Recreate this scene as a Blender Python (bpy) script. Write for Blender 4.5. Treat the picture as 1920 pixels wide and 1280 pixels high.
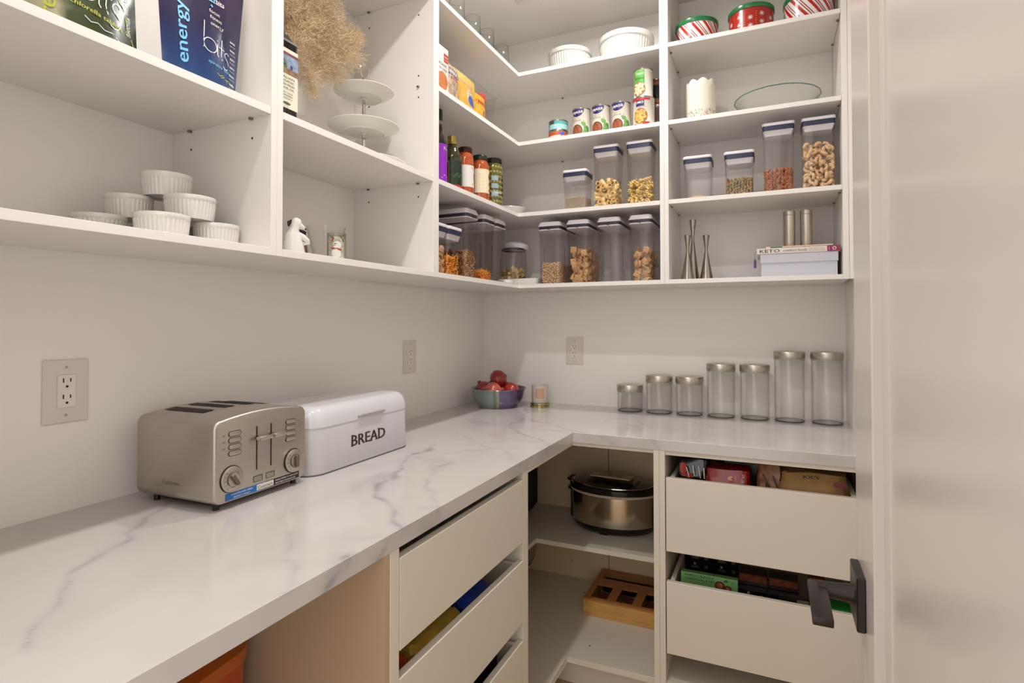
import bpy, bmesh, math, random
import numpy as np
from mathutils import Vector, Matrix
PI = math.pi
S = bpy.context.scene
for o in list(bpy.data.objects): bpy.data.objects.remove(o)

# ------------------------------------------------------------------ camera
cam = bpy.data.objects.new('camera', bpy.data.cameras.new('camera'))
S.collection.objects.link(cam)
cam.location = (1.3091, -2.5243, 1.2997)
cam.rotation_mode = 'XYZ'
cam.rotation_euler = (math.radians(90.9453), math.radians(0.0507), math.radians(24.6135))
cam.data.sensor_width = 36.0
cam.data.lens = 1063.07 / 1920 * 36
cam.data.shift_y = -54.41 / 1920
cam.data.clip_start = 0.01
S.camera = cam
try: S.cycles.transparent_max_bounces = 32
except Exception: pass
# ------------------------------------------------------------------ world, lamps, exposure
W = bpy.data.worlds.new('World'); S.world = W; W.use_nodes = True
W.node_tree.nodes['Background'].inputs[0].default_value = (1.0, 0.965, 0.935, 1)
W.node_tree.nodes['Background'].inputs[1].default_value = 1.75
S.view_settings.view_transform = 'Standard'
S.view_settings.look = 'None'
S.view_settings.exposure = 0.08
S.view_settings.gamma = 1.0
S.view_settings.use_curve_mapping = False
LIGHT_POS = [(0.765, -0.65), (0.765, -1.67), (0.765, -2.22)]
for i, (lx, ly) in enumerate(LIGHT_POS):
    L = bpy.data.lights.new('downlight_lamp', 'AREA'); L.shape = 'DISK'; L.size = 0.075
    L.energy = (8.8, 9.2, 2.6)[i]; L.color = (1.0, 0.985, 0.962); L.spread = math.radians(165)
    lo = bpy.data.objects.new('downlight_lamp', L); S.collection.objects.link(lo)
    lo.location = (lx, ly, 2.722)

C = S.collection
# ------------------------------------------------------------------ materials
def lin(h):
    if isinstance(h, str):
        h = h.lstrip('#'); v = [int(h[i:i+2], 16)/255 for i in (0, 2, 4)]
    else: v = list(h)
    return tuple(((c+.055)/1.055)**2.4 if c > .04045 else c/12.92 for c in v)
_m = {}
def mat(name, col='#ffffff', rough=.5, metal=0, var=0.0, vscale=20, bump=0.0, bscale=200, spec=.5, stretch=None, coat=0, emit=0, sub=0):
    if name in _m: return _m[name]
    m = bpy.data.materials.new(name); _m[name] = m; m.use_nodes = True
    nt = m.node_tree; b = nt.nodes['Principled BSDF']; c = lin(col)
    b.inputs['Roughness'].default_value = rough; b.inputs['Metallic'].default_value = metal
    b.inputs['Specular IOR Level'].default_value = spec
    if coat: b.inputs['Coat Weight'].default_value = coat; b.inputs['Coat Roughness'].default_value = .05
    if sub: b.inputs['Subsurface Weight'].default_value = sub; b.inputs['Subsurface Radius'].default_value = (.01, .005, .003)
    tc = nt.nodes.new('ShaderNodeTexCoord'); mp = nt.nodes.new('ShaderNodeMapping')
    nt.links.new(tc.outputs['Object'], mp.inputs[0])
    if stretch: mp.inputs['Scale'].default_value = stretch
    n = nt.nodes.new('ShaderNodeTexNoise'); n.inputs['Scale'].default_value = vscale; n.inputs['Detail'].default_value = 4
    nt.links.new(mp.outputs[0], n.inputs['Vector'])
    v = var if var else .006
    r = nt.nodes.new('ShaderNodeValToRGB')
    r.color_ramp.elements[0].position = .3; r.color_ramp.elements[1].position = .7
    r.color_ramp.elements[0].color = tuple(max(0, x*(1-v)) for x in c)+(1,)
    r.color_ramp.elements[1].color = tuple(min(1, x*(1+v)) for x in c)+(1,)
    nt.links.new(n.outputs[0], r.inputs[0]); nt.links.new(r.outputs[0], b.inputs['Base Color'])
    if bump:
        n2 = nt.nodes.new('ShaderNodeTexNoise'); n2.inputs['Scale'].default_value = bscale
        nt.links.new(mp.outputs[0], n2.inputs['Vector'])
        bp = nt.nodes.new('ShaderNodeBump'); bp.inputs['Strength'].default_value = bump; bp.inputs['Distance'].default_value = .001
        nt.links.new(n2.outputs[0], bp.inputs['Height']); nt.links.new(bp.outputs[0], b.inputs['Normal'])
    if emit:
        b.inputs['Emission Color'].default_value = c+(1,); b.inputs['Emission Strength'].default_value = emit
    return m
def thinglass(name, col=(.96, .97, .96), edge=(.75, .78, .76), refl=1.0, rough=.02):
    if name in _m: return _m[name]
    m = bpy.data.materials.new(name); _m[name] = m; m.use_nodes = True
    nt = m.node_tree; nt.nodes.remove(nt.nodes['Principled BSDF']); out = nt.nodes['Material Output']
    lw = nt.nodes.new('ShaderNodeLayerWeight'); lw.inputs[0].default_value = .5
    mx = nt.nodes.new('ShaderNodeMix'); mx.data_type = 'RGBA'
    mx.inputs[6].default_value = col+(1,); mx.inputs[7].default_value = edge+(1,)
    pw = nt.nodes.new('ShaderNodeMath'); pw.operation = 'POWER'; pw.inputs[1].default_value = 3
    nt.links.new(lw.outputs['Facing'], pw.inputs[0]); nt.links.new(pw.outputs[0], mx.inputs[0])
    tr = nt.nodes.new('ShaderNodeBsdfTransparent'); nt.links.new(mx.outputs[2], tr.inputs[0])
    gl = nt.nodes.new('ShaderNodeBsdfGlossy'); gl.inputs['Roughness'].default_value = rough
    p5 = nt.nodes.new('ShaderNodeMath'); p5.operation = 'POWER'; p5.inputs[1].default_value = 5; l2 = nt.nodes.new('ShaderNodeLayerWeight'); l2.inputs[0].default_value = .5
    nt.links.new(l2.outputs['Facing'], p5.inputs[0])
    ml = nt.nodes.new('ShaderNodeMath'); ml.operation = 'MULTIPLY_ADD'; ml.inputs[1].default_value = .8*refl; ml.inputs[2].default_value = .035
    nt.links.new(p5.outputs[0], ml.inputs[0])
    ms = nt.nodes.new('ShaderNodeMixShader')
    nt.links.new(ml.outputs[0], ms.inputs[0]); nt.links.new(tr.outputs[0], ms.inputs[1]); nt.links.new(gl.outputs[0], ms.inputs[2])
    nt.links.new(ms.outputs[0], out.inputs[0])
    return m
MEL = mat('white_melamine', '#e9e4df', .28, spec=.4, bump=.02, bscale=900)
INTB = mat('interior_shade_brown', '#ead2ac', .5)  # warm brown of the shaded interior, put into the back panel colour
MELB = mat('base_cabinet_melamine', '#ded5c6', .4, bump=.02, bscale=900)
WALL = mat('wall_paint', '#f0ebe6', .45, bump=.06, bscale=400)
CEIL = mat('ceiling_paint', '#f0ece6', .7, bump=.06, bscale=300)
DOORM = mat('door_paint', '#cbc3ba', .22, bump=.02, bscale=300)
STEEL = mat('brushed_steel', '#aea79e', .33, 1, var=.07, vscale=14, bump=.12, bscale=60, stretch=(1, 1, 40))
STEELV = mat('brushed_lid_steel', '#c6beb2', .36, 1, var=.12, vscale=60, stretch=(1, 1, .05))
TSTEEL = mat('toaster_steel', '#beb6ac', .38, 1, var=.05, vscale=9, bump=.03, bscale=60, stretch=(1, 1, 30))
CHROME = mat('chrome', '#c9c6c2', .08, 1)
DARKM = mat('dark_bronze', '#332c2b', .33, .7, bump=.03)
BLACK = mat('black_plastic', '#0c0b0b', .3)
BLKGL = mat('black_glaze', '#0d0b0b', .08, coat=.6)
NAVY = mat('navy_silicone', '#232846', .4)
WPL = mat('white_plastic', '#dfdce0', .25)
DISHM = mat('dish_ceramic', '#c6c3bc', .15, coat=.3)
CER = mat('white_ceramic', '#dedad3', .12, coat=.4)
PLATE = mat('white_porcelain', '#d9d5cc', .15, coat=.3)
CREAM = mat('cream_ceramic', '#e8dfcf', .2, coat=.3)
SILV = mat('tin_silver', '#a9a7a4', .25, 1)
GOLD = mat('gold_cap', '#b59b55', .3, .8)
GLASS = thinglass('clear_glass', (.992, .992, .989), (.78, .79, .77))
GLASSG = thinglass('green_edge_glass', (.93, .965, .945), (.25, .45, .40))
TUMB = thinglass('tumbler_glass', (.982, .988, .983), (.80, .85, .82))
CLEARP = thinglass('clear_plastic', (.975, .97, .972), (.74, .72, .74))
TINTP = thinglass('smoky_clear_plastic', (.945, .932, .938), (.66, .62, .64))
WOODB = mat('bamboo', '#cf9a54', .4, var=.16, vscale=14, stretch=(1, 12, 12))
FLOORM = mat('light_oak', '#b59672', .45, var=.15, vscale=8, stretch=(1, 8, 1))
def P(name, col='#808080', rough=.45, **k): return mat('print_'+name, col, rough, **k)
WHT = P('white', '#dcd7cf'); BLK = P('black', '#15120f'); RED = P('red', '#b3271d'); GRN = P('green', '#2f9a3c')
NVB = P('navy', '#1d1a63'); YEL = P('yellow', '#d8a62c'); ORG = P('orange', '#d2691e'); GRY = P('grey', '#77716b')

# ------------------------------------------------------------------ mesh helpers
def link(o, parent=None):
    C.objects.link(o)
    if parent is not None: o.parent = parent
    return o
def obj(name, bm, m, parent=None, smooth=False, loc=None, rz=None):
    me = bpy.data.meshes.new(name)
    if isinstance(bm, bmesh.types.BMesh):
        bmesh.ops.recalc_face_normals(bm, faces=bm.faces)
        bm.to_mesh(me); bm.free()
    else:
        me.from_pydata(bm[0], [], bm[1]); me.update()
    for x in (m if isinstance(m, (list, tuple)) else [m]): me.materials.append(x)
    if smooth:
        for p in me.polygons: p.use_smooth = True
        try: me.set_sharp_from_angle(angle=math.radians(38))
        except Exception: pass
    o = bpy.data.objects.new(name, me); link(o, parent)
    if loc is not None: o.location = loc
    if rz is not None: o.rotation_euler = (0, 0, rz)
    return o
def thing(name, label, cat, loc=(0, 0, 0), rz=0, group=None, kind=None):
    o = bpy.data.objects.new(name, None); o.empty_display_size = .02; C.objects.link(o)
    o.location = loc; o.rotation_euler = (0, 0, rz)
    return tag(o, label, cat, group, kind)
def tag(o, label=None, cat=None, group=None, kind=None):
    if label: o['label'] = label
    if cat: o['category'] = cat
    if group: o['group'] = group
    if kind: o['kind'] = kind
    return o
def copy_tree(o, parent=None):
    c = o.copy(); C.objects.link(c); c.parent = parent
    for ch in list(o.children): copy_tree(ch, c)
    return c
def box(bm, x0, x1, y0, y1, z0, z1, bev=0, seg=1, mi=0):
    vs = [bm.verts.new(p) for p in ((x0,y0,z0),(x1,y0,z0),(x1,y1,z0),(x0,y1,z0),(x0,y0,z1),(x1,y0,z1),(x1,y1,z1),(x0,y1,z1))]
    fs = [bm.faces.new([vs[i] for i in f]) for f in ((3,2,1,0),(4,5,6,7),(0,1,5,4),(1,2,6,5),(2,3,7,6),(3,0,4,7))]
    for f in fs: f.material_index = mi
    if bev:
        es = list({e for f in fs for e in f.edges})
        bmesh.ops.bevel(bm, geom=es, offset=bev, segments=seg, affect='EDGES', profile=.6)
    return bm
def BX(*a, **k): return box(bmesh.new(), *a, **k)
def prism(bm, pts, z0, z1, bev=0, seg=1):
    a = [bm.verts.new((x, y, z0)) for x, y in pts]; b = [bm.verts.new((x, y, z1)) for x, y in pts]
    n = len(pts); fs = [bm.faces.new(a[::-1]), bm.faces.new(b)]
    for i in range(n): fs.append(bm.faces.new((a[i], a[(i+1) % n], b[(i+1) % n], b[i])))
    if bev:
        es = [e for e in {e for f in fs[:2] for e in f.edges}]
        bmesh.ops.bevel(bm, geom=es, offset=bev, segments=seg, affect='EDGES', profile=.6)
    return bm
def lathe(prof, seg=40, flute=None, mats=None, sx=1, sy=1):
    """prof: [(r,z)] ; flute: (count, amp, zmin, zmax); mats: fn(i)->index"""
    bm = bmesh.new(); rings = []
    for r, z in prof:
        if r < 1e-6: rings.append([bm.verts.new((0, 0, z))]); continue
        ring = []
        for k in range(seg):
            a = 2*PI*k/seg; rr = r
            if flute and flute[2] <= z <= flute[3] and r > flute[4]:
                rr = r + flute[1]*math.cos(flute[0]*a)
            ring.append(bm.verts.new((rr*math.cos(a)*sx, rr*math.sin(a)*sy, z)))
        rings.append(ring)
    for i in range(len(rings)-1):
        A, B = rings[i], rings[i+1]; mi = mats(i) if mats else 0
        for k in range(seg):
            k2 = (k+1) % seg
            if len(A) == 1 and len(B) == 1: continue
            if len(A) == 1: f = bm.faces.new((A[0], B[k], B[k2]))
            elif len(B) == 1: f = bm.faces.new((A[k], B[0], A[k2]))
            else: f = bm.faces.new((A[k], B[k], B[k2], A[k2]))
            f.material_index = mi
    return bm
def rrect(w, d, r, n=5):
    pts = []
    for cx, cy, a0 in ((w/2-r, d/2-r, 0), (-w/2+r, d/2-r, PI/2), (-w/2+r, -d/2+r, PI), (w/2-r, -d/2+r, 3*PI/2)):
        for k in range(n+1):
            a = a0 + PI/2*k/n; pts.append((cx+r*math.cos(a), cy+r*math.sin(a)))
    return pts
def loft(secs, close=True, n=5):
    """secs: [(w,d,r,z)] rounded rectangles, optionally (w,d,r,z,ox,oy)"""
    bm = bmesh.new(); rings = []
    for s in secs:
        w, d, r, z = s[:4]; ox, oy = (s[4], s[5]) if len(s) > 4 else (0, 0)
        rings.append([bm.verts.new((x+ox, y+oy, z)) for x, y in rrect(w, d, r, n)])
    for A, B in zip(rings, rings[1:]):
        m = len(A)
        for k in range(m): bm.faces.new((A[k], A[(k+1) % m], B[(k+1) % m], B[k]))
    if close: bm.faces.new(rings[0][::-1]); bm.faces.new(rings[-1])
    return bm
def tube(path, r, seg=10, bm=None, cap=True):
    bm = bm or bmesh.new(); rings = []; P_ = [Vector(p) for p in path]
    rs = r if isinstance(r, (list, tuple)) else [r]*len(P_)
    for i, p in enumerate(P_):
        t = (P_[min(i+1, len(P_)-1)]-P_[max(i-1, 0)]).normalized()
        u = t.orthogonal().normalized() if i == 0 else (u-t*u.dot(t)).normalized()
        v = t.cross(u)
        rings.append([bm.verts.new(p+rs[i]*(math.cos(2*PI*k/seg)*u+math.sin(2*PI*k/seg)*v)) for k in range(seg)])
    for A, B in zip(rings, rings[1:]):
        for k in range(seg): bm.faces.new((A[k], A[(k+1) % seg], B[(k+1) % seg], B[k]))
    if cap: bm.faces.new(rings[0][::-1]); bm.faces.new(rings[-1])
    return bm
# --- surfaces for printed decals: fn(x, z, off) -> point in the thing's own space
def flat(y0, cx=0, cz=0): return lambda x, z, o: (cx+x, y0-o, cz+z)
def top(z0, cx=0, cy=0): return lambda x, z, o: (cx+x, cy+z, z0+o)
def cyl(r, cz=0, a0=0): return lambda x, z, o: ((r+o)*math.sin(x/r+a0), -(r+o)*math.cos(x/r+a0), cz+z)
def rect(name, m, parent, fn, x0, x1, z0, z1, off=.0004, nx=8, nz=2):
    v = [fn(x0+(x1-x0)*i/nx, z0+(z1-z0)*j/nz, off) for j in range(nz+1) for i in range(nx+1)]
    f = [(j*(nx+1)+i, j*(nx+1)+i+1, (j+1)*(nx+1)+i+1, (j+1)*(nx+1)+i) for j in range(nz) for i in range(nx)]
    return obj(name, (v, f), m, parent)
def disc(name, m, parent, fn, cx, cz, rx, rz, off=.0006, n=20, a0=0, a1=2*PI, rings=3):
    v = [fn(cx, cz, off)]; f = []
    for j in range(1, rings+1):
        for i in range(n+1):
            a = a0+(a1-a0)*i/n; v.append(fn(cx+rx*j/rings*math.cos(a), cz+rz*j/rings*math.sin(a), off))
    for i in range(n): f.append((0, 1+i, 2+i))
    for j in range(rings-1):
        for i in range(n):
            a = 1+j*(n+1)+i; f.append((a, a+n+1, a+n+2, a+1))
    return obj(name, (v, f), m, parent)
def blobs(name, m, parent, fn, spots, off=.0008, n=7):
    v, f = [], []
    for x, z, rx, rz in spots:
        b = len(v); v.append(fn(x, z, off))
        for i in range(n):
            a = 2*PI*i/n; v.append(fn(x+rx*math.cos(a), z+rz*math.sin(a), off))
        for i in range(n): f.append((b, b+1+i, b+1+(i+1) % n))
    return obj(name, (v, f), m, parent)
def strokes(name, m, parent, fn, lines, w, off=.0008):
    v, f = [], []
    for pts in lines:
        for i, (p, q) in enumerate(zip(pts, pts[1:])):
            dx, dz = q[0]-p[0], q[1]-p[1]; L = math.hypot(dx, dz) or 1e-9; nx, nz = -dz/L*w/2, dx/L*w/2
            b = len(v)
            for s, t in ((p, 1), (q, 1), (q, -1), (p, -1)): v.append(fn(s[0]+t*nx, s[1]+t*nz, off))
            f.append((b, b+1, b+2, b+3))
    return obj(name, (v, f), m, parent)
_tc = {}
def glyphs(s):
    if s in _tc: return _tc[s]
    cu = bpy.data.curves.new('t', 'FONT'); cu.body = s; cu.align_x = 'LEFT'; cu.resolution_u = 2; cu.size = 1
    o = bpy.data.objects.new('t', cu); C.objects.link(o)
    dg = bpy.context.evaluated_depsgraph_get(); me = bpy.data.meshes.new_from_object(o.evaluated_get(dg))
    v = [tuple(x.co)[:2] for x in me.vertices]; f = [tuple(p.vertices) for p in me.polygons]
    bpy.data.objects.remove(o); bpy.data.curves.remove(cu); bpy.data.meshes.remove(me)
    _tc[s] = (v, f); return v, f
def text(s, m, parent, fn, cx, cz, h, w=None, rot=0, off=.0009, name='lettering', bold=0):
    """lettering of cap height h centred on (cx,cz), squeezed to width w"""
    v, f = glyphs(s)
    if not v: return
    xs = [p[0] for p in v]; zs = [p[1] for p in v]; W0 = max(xs)-min(xs); mx = (max(xs)+min(xs))/2
    k = h/.70; kx = (w/W0) if w else k; c, si = math.cos(rot), math.sin(rot)
    V = []; F = list(f)
    reps = [(0, 0)] if not bold else [(0, 0), (bold, 0), (-bold, 0)]
    n0 = len(v)
    for ri, (bx, bz) in enumerate(reps):
        for x, z in v:
            a, b = (x-mx)*kx+bx, (z-.35)*k+bz
            V.append(fn(cx+a*c-b*si, cz+a*si+b*c, off+ri*.00005))
        if ri: F += [tuple(i+ri*n0 for i in p) for p in f]
    return obj(name, (V, F), m, parent)

# ------------------------------------------------------------------ room shell
XR, ZC, YF = 1.568, 2.74, -2.39
def struct(name, bm, m, parent=None, **k):
    o = obj(name, bm, m, parent, **k)
    if parent is None: tag(o, kind='structure')
    return o
struct('wall_left', BX(-.1, 0, YF-.12, .1, 0, ZC), WALL)
struct('wall_back', BX(0, XR, 0, .1, 0, ZC), WALL)
struct('wall_right', BX(XR, XR+.1, YF-.12, .1, 0, ZC), WALL)
struct('ceiling', BX(-.1, XR+.1, YF-.12, .1, ZC, ZC+.1), CEIL)
bm = bmesh.new(); box(bm, 0, .60, YF-.12, YF, 0, ZC); box(bm, .60, 1.46, YF-.12, YF, 2.46, ZC); box(bm, 1.46, XR, YF-.12, YF, 0, ZC)
struct('wall_front', bm, WALL)
fl = struct('floor', BX(-.1, XR+.1, YF-1.2, .1, -.1, -.012), mat('subfloor', '#8f7a60', .7))
me = BX(-.6, .6, -.0545, .0545, -.012, 0, bev=.0012)
pl0 = obj('plank', me, FLOORM, fl)
first = True
for r in range(9):
    for c in range(3):
        o = pl0 if first else pl0.copy()
        if not first: C.objects.link(o); o.parent = fl
        first = False
        o.rotation_euler = (0, 0, PI/2); o.location = (.62+.11*r, -.35-1.203*c-(r % 3)*.31, 0)

# door leaf standing open on the right
dr = tag(bpy.data.objects.new('door_1', None), kind='structure'); C.objects.link(dr); dr.location = (1.42, 0, 0)
Y0, Y1 = -2.383, -1.548
YS = -1.705
bm = bmesh.new()
box(bm, 0, .035, YS, Y1, .01, 2.44, bev=.002)
box(bm, 0, .035, Y0, Y0+.12, .01, 2.44, bev=.002)
box(bm, 0, .035, Y0+.12, YS, .01, .22, bev=.002); box(bm, 0, .035, Y0+.12, YS, 2.3, 2.44, bev=.002)
obj('stile_and_rail', bm, DOORM, dr)
bm = bmesh.new(); box(bm, .0115, .024, Y0+.12, YS, .22, 2.3)
obj('recessed_panel', bm, DOORM, dr)
bm = bmesh.new()
for a, b in ((YS-.012, YS), (YS-.052, YS-.048)):
    v = [bm.verts.new(p) for p in ((.0115 if b < YS-.02 else .004, b, .22), (.0115, a, .22), (.0115, a, 2.3), (.0115 if b < YS-.02 else .004, b, 2.3))]
box(bm, .0095, .012, YS-.050, YS-.047, .25, 2.27)
obj('panel_moulding', bm, DOORM, dr)
hz, hy = .922, -1.606
neck = obj('door_handle', tube([(0, 0, 0), (-.012, 0, 0), (-.040, 0, 0), (-.054, 0, 0)], [.014, .0125, .0105, .0105], 20), DARKM, dr, smooth=True, loc=(0, hy, hz))
obj('rosette', BX(-.011, 0, -.036, .036, -.036, .036, bev=.0015), DARKM, neck)
bm = BX(-.067, -.043, -.104, .0125, -.005, .006, bev=.002, seg=2)
obj('lever', bm, DARKM, neck, smooth=True)

# recessed ceiling lights
EM = mat('lamp_lens', '#fff0dc', .5, emit=6)
for i, (lx, ly) in enumerate(LIGHT_POS):
    t = thing('recessed_light', ('white recessed ceiling light nearest the back shelves', 'white recessed ceiling light above the middle of the pantry', 'white recessed ceiling light just inside the doorway')[i], 'light', (lx, ly, 2.74))
    obj('trim_ring', lathe([(.060, -.001), (.076, -.001), (.076, -.006), (.060, -.010), (.060, -.001)], 32), CEIL, t, smooth=True)
    obj('lens', lathe([(0, -.003), (.060, -.003), (.060, -.001), (0, -.001)], 32), EM, t)

# ------------------------------------------------------------------ countertop with veins
VE = []
def vein(pts, w, s, z=.915): VE.append(([Vector((p[0], p[1], z) if len(p) == 2 else p) for p in pts], w, s))
vein([(.345,-1.0),(.36,-1.075),(.355,-1.14),(.41,-1.245),(.42,-1.31),(.45,-1.40),(.52,-1.50),(.60,-1.57),(.6767,-1.66)], .016, .8)
vein([(.38,-1.16),(.44,-1.16),(.50,-1.20),(.53,-1.30),(.55,-1.38),(.62,-1.46),(.6767,-1.50)], .012, .45)
vein([(.36,-1.10),(.46,-1.06),(.52,-1.0)], .008, .3)
vein([(.30,-.20),(.37,-.30),(.385,-.40),(.42,-.52),(.43,-.62),(.47,-.70),(.56,-.76),(.6767,-.86)], .014, .8)
vein([(.385,-.40),(.45,-.47),(.54,-.52),(.66,-.60),(.70,-.635)], .009, .65)
vein([(.22,-.55),(.30,-.62),(.36,-.60)], .02, .35)
vein([(.30,-.52),(.40,-.58),(.50,-.72),(.53,-.80)], .006, .25)
vein([(.72,-.33),(.70,-.37),(.75,-.41),(.84,-.42)], .005, .5)
vein([(.74,-.30),(.84,-.33),(.88,-.37)], .004, .35)
vein([(1.0,-.25),(1.12,-.33),(1.2,-.36)], .005, .35)
vein([(.98,-.42),(1.06,-.47),(1.22,-.50),(1.3,-.56)], .004, .28)
vein([(1.36,-.14),(1.45,-.20),(1.568,-.26)], .006, .5)
vein([(1.2,-.22),(1.35,-.30),(1.5,-.34)], .004, .2)
vein([(.06,-1.66),(.13,-1.70),(.19,-1.78),(.23,-1.87),(.30,-1.96),(.40,-2.06),(.52,-2.15)], .007, .6)
vein([(.13,-1.70),(.22,-1.74),(.35,-1.75)], .005, .22)
vein([(.50,-1.76),(.56,-1.80),(.62,-1.86),(.6767,-1.93)], .008, .35)
vein([(.30,-.80),(.42,-.92),(.55,-.98),(.6767,-1.08)], .005, .28)
vein([(.36,-.72),(.45,-.80),(.60,-.88)], .004, .2)
X_ = .6767
vein([(X_,-1.66,.915),(X_,-1.71,.88)], .022, .9); vein([(X_,-1.50,.915),(X_,-1.55,.88)], .012, .7)
vein([(X_,-1.79,.915),(X_,-1.86,.88)], .014, .8); vein([(X_,-1.62,.915),(X_,-1.66,.88)], .016, .7)
vein([(X_,-.86,.915),(X_,-.90,.88)], .014, .8); vein([(X_,-1.08,.915),(X_,-1.12,.88)], .010, .35)
vein([(X_,-1.0,.915),(X_,-1.05,.88)], .014, .5)
Yf = -.635
vein([(.765,Yf,.915),(.80,Yf,.88)], .012, .8); vein([(.72,Yf,.915),(.78,Yf,.88)], .010, .5)
vein([(.955,Yf,.915),(.985,Yf,.88)], .010, .8); vein([(1.30,Yf,.915),(1.35,Yf,.88)], .008, .25)
def vein_val(P_):
    P_ = np.array(P_); val = np.zeros(len(P_))
    nx = .012*np.sin(P_[:,1]*29+P_[:,0]*13)+.005*np.sin(P_[:,0]*61-P_[:,1]*47)
    ny = .012*np.sin(P_[:,0]*33-P_[:,1]*11)+.005*np.sin(P_[:,1]*57+P_[:,0]*43)
    Q = P_.copy(); Q[:,0] += nx; Q[:,1] += ny
    for pts, w, s in VE:
        d = np.full(len(P_), 9.)
        for a, b in zip(pts, pts[1:]):
            a, b = np.array(a), np.array(b); ab = b-a
            t = np.clip(((Q-a)@ab)/(ab@ab), 0, 1); d = np.minimum(d, np.linalg.norm(Q-(a+t[:,None]*ab), axis=1))
        ww = w*(.55+.45*np.sin(P_[:,0]*23+P_[:,1]*29))
        ww = np.maximum(ww, .0025)
        val = np.maximum(val, s*(.5*np.exp(-(d/(ww*.6+.001))**2)+.32*np.exp(-(d/(ww*2.2+.004))**2)))
    return val
cm = bpy.data.materials.new('marble_quartz'); cm.use_nodes = True; nt = cm.node_tree; b = nt.nodes['Principled BSDF']
b.inputs['Roughness'].default_value = .13; b.inputs['Specular IOR Level'].default_value = .5
at = nt.nodes.new('ShaderNodeAttribute'); at.attribute_name = 'vein'
nz = nt.nodes.new('ShaderNodeTexNoise'); nz.inputs['Scale'].default_value = 26; nz.inputs['Detail'].default_value = 7
tc = nt.nodes.new('ShaderNodeTexCoord'); nt.links.new(tc.outputs['Object'], nz.inputs['Vector'])
mr = nt.nodes.new('ShaderNodeMapRange'); mr.inputs['From Min'].default_value = .35; mr.inputs['From Max'].default_value = .65; mr.inputs['To Min'].default_value = .25; mr.inputs['To Max'].default_value = 1.15
nt.links.new(nz.outputs[0], mr.inputs[0])
mu = nt.nodes.new('ShaderNodeMath'); mu.operation = 'MULTIPLY'; mu.use_clamp = True
nt.links.new(at.outputs['Fac'], mu.inputs[0]); nt.links.new(mr.outputs[0], mu.inputs[1])
n2 = nt.nodes.new('ShaderNodeTexNoise'); n2.inputs['Scale'].default_value = 3.5; n2.inputs['Detail'].default_value = 3; n2.inputs['Distortion'].default_value = 1.5
nt.links.new(tc.outputs['Object'], n2.inputs['Vector'])
r2 = nt.nodes.new('ShaderNodeValToRGB'); r2.color_ramp.elements[0].position = .35; r2.color_ramp.elements[1].position = .7
r2.color_ramp.elements[0].color = lin('#c9c3bf')+(1,); r2.color_ramp.elements[1].color = lin('#c2bcb8')+(1,)
nt.links.new(n2.outputs[0], r2.inputs[0])
mx = nt.nodes.new('ShaderNodeMix'); mx.data_type = 'RGBA'; nt.links.new(mu.outputs[0], mx.inputs[0])
nt.links.new(r2.outputs[0], mx.inputs[6]); mx.inputs[7].default_value = lin('#7c7684')+(1,)
nt.links.new(mx.outputs[2], b.inputs['Base Color'])
def slab(x0, x1, y0, y1, faces, parent, step=.006):
    V, F = [], []
    def grid(p0, u, v):
        nu = max(1, round(np.linalg.norm(u)/step)); nv = max(1, round(np.linalg.norm(v)/step)); b0 = len(V)
        for j in range(nv+1):
            for i in range(nu+1): V.append(tuple(np.array(p0)+np.array(u)*i/nu+np.array(v)*j/nv))
        for j in range(nv):
            for i in range(nu):
                a = b0+j*(nu+1)+i; F.append((a, a+1, a+nu+2, a+nu+1))
    zt, zb = .915, .8808; e = .0015
    grid((x0, y0+(e if 'y' in faces else 0), zt), (x1-x0-(e if 'x' in faces else 0), 0, 0), (0, y1-y0-(e if 'y' in faces else 0), 0))
    st = step
    if 'x' in faces:
        grid((x1-e, y0, zt), (0, y1-y0, 0), (e, 0, -e)); grid((x1, y0, zt-e), (0, y1-y0, 0), (0, 0, zb-zt+e))
    if 'y' in faces:
        xs = x0 if x0 > .1 else .6767
        grid((xs, y0+e, zt), (x1-xs, 0, 0), (0, -e, -e)); grid((xs, y0, zt-e), (x1-xs, 0, 0), (0, 0, zb-zt+e))
    b0 = len(V); V += [(x0, y0, zb), (x1, y0, zb), (x1, y1, zb), (x0, y1, zb)]; F.append((b0+3, b0+2, b0+1, b0))
    b0 = len(V); V += [(x0, y0, zb), (x0, y0, zt), (x1-e, y0, zt), (x1, y0, zt-e), (x1, y0, zb)]
    if 'y' not in faces: F.append(tuple(range(b0, b0+5)))
    o = obj('slab', (V, F), cm, parent)
    a = o.data.attributes.new('vein', 'FLOAT', 'POINT'); a.data.foreach_set('value', vein_val(V).astype(np.float32))
    return o
ct = thing('countertop', 'long L-shaped white marble-look countertop with grey veins', 'countertop', (0, 0, 0))
slab(0.0005, .6767, -2.37, -.6354, 'x', ct)
slab(0.0005, XR-.0005, -.635, -.0005, 'y', ct)

# ------------------------------------------------------------------ upper shelving
TH = .0165
T = [1.4605, 1.766, 2.071, 2.371, 2.676]
UL, UR = .3275, .3114
PIN = mat('pin_metal', '#8a8176', .35, .9); HOLE = mat('pin_hole_dark', '#2a2420', .9)
def pin_at(parent, x, y, z, axis, sgn):
    d = .008
    if axis == 'y': bm = BX(x-.004, x+.004, min(y, y+sgn*d), max(y, y+sgn*d), z-.005, z, bev=.001)
    else: bm = BX(min(x, x+sgn*d), max(x, x+sgn*d), y-.004, y+.004, z-.005, z, bev=.001)
    obj('shelf_pin', bm, PIN, parent)
def hole_at(parent, x, y, z, axis, sgn):
    f = (lambda a, b, o: (x+a, y+sgn*o, z+b)) if axis == 'y' else (lambda a, b, o: (x+sgn*o, y+a, z+b))
    disc('pin_hole', HOLE, parent, f, 0, 0, .0028, .0028, off=.0003, n=10, rings=1)
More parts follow.
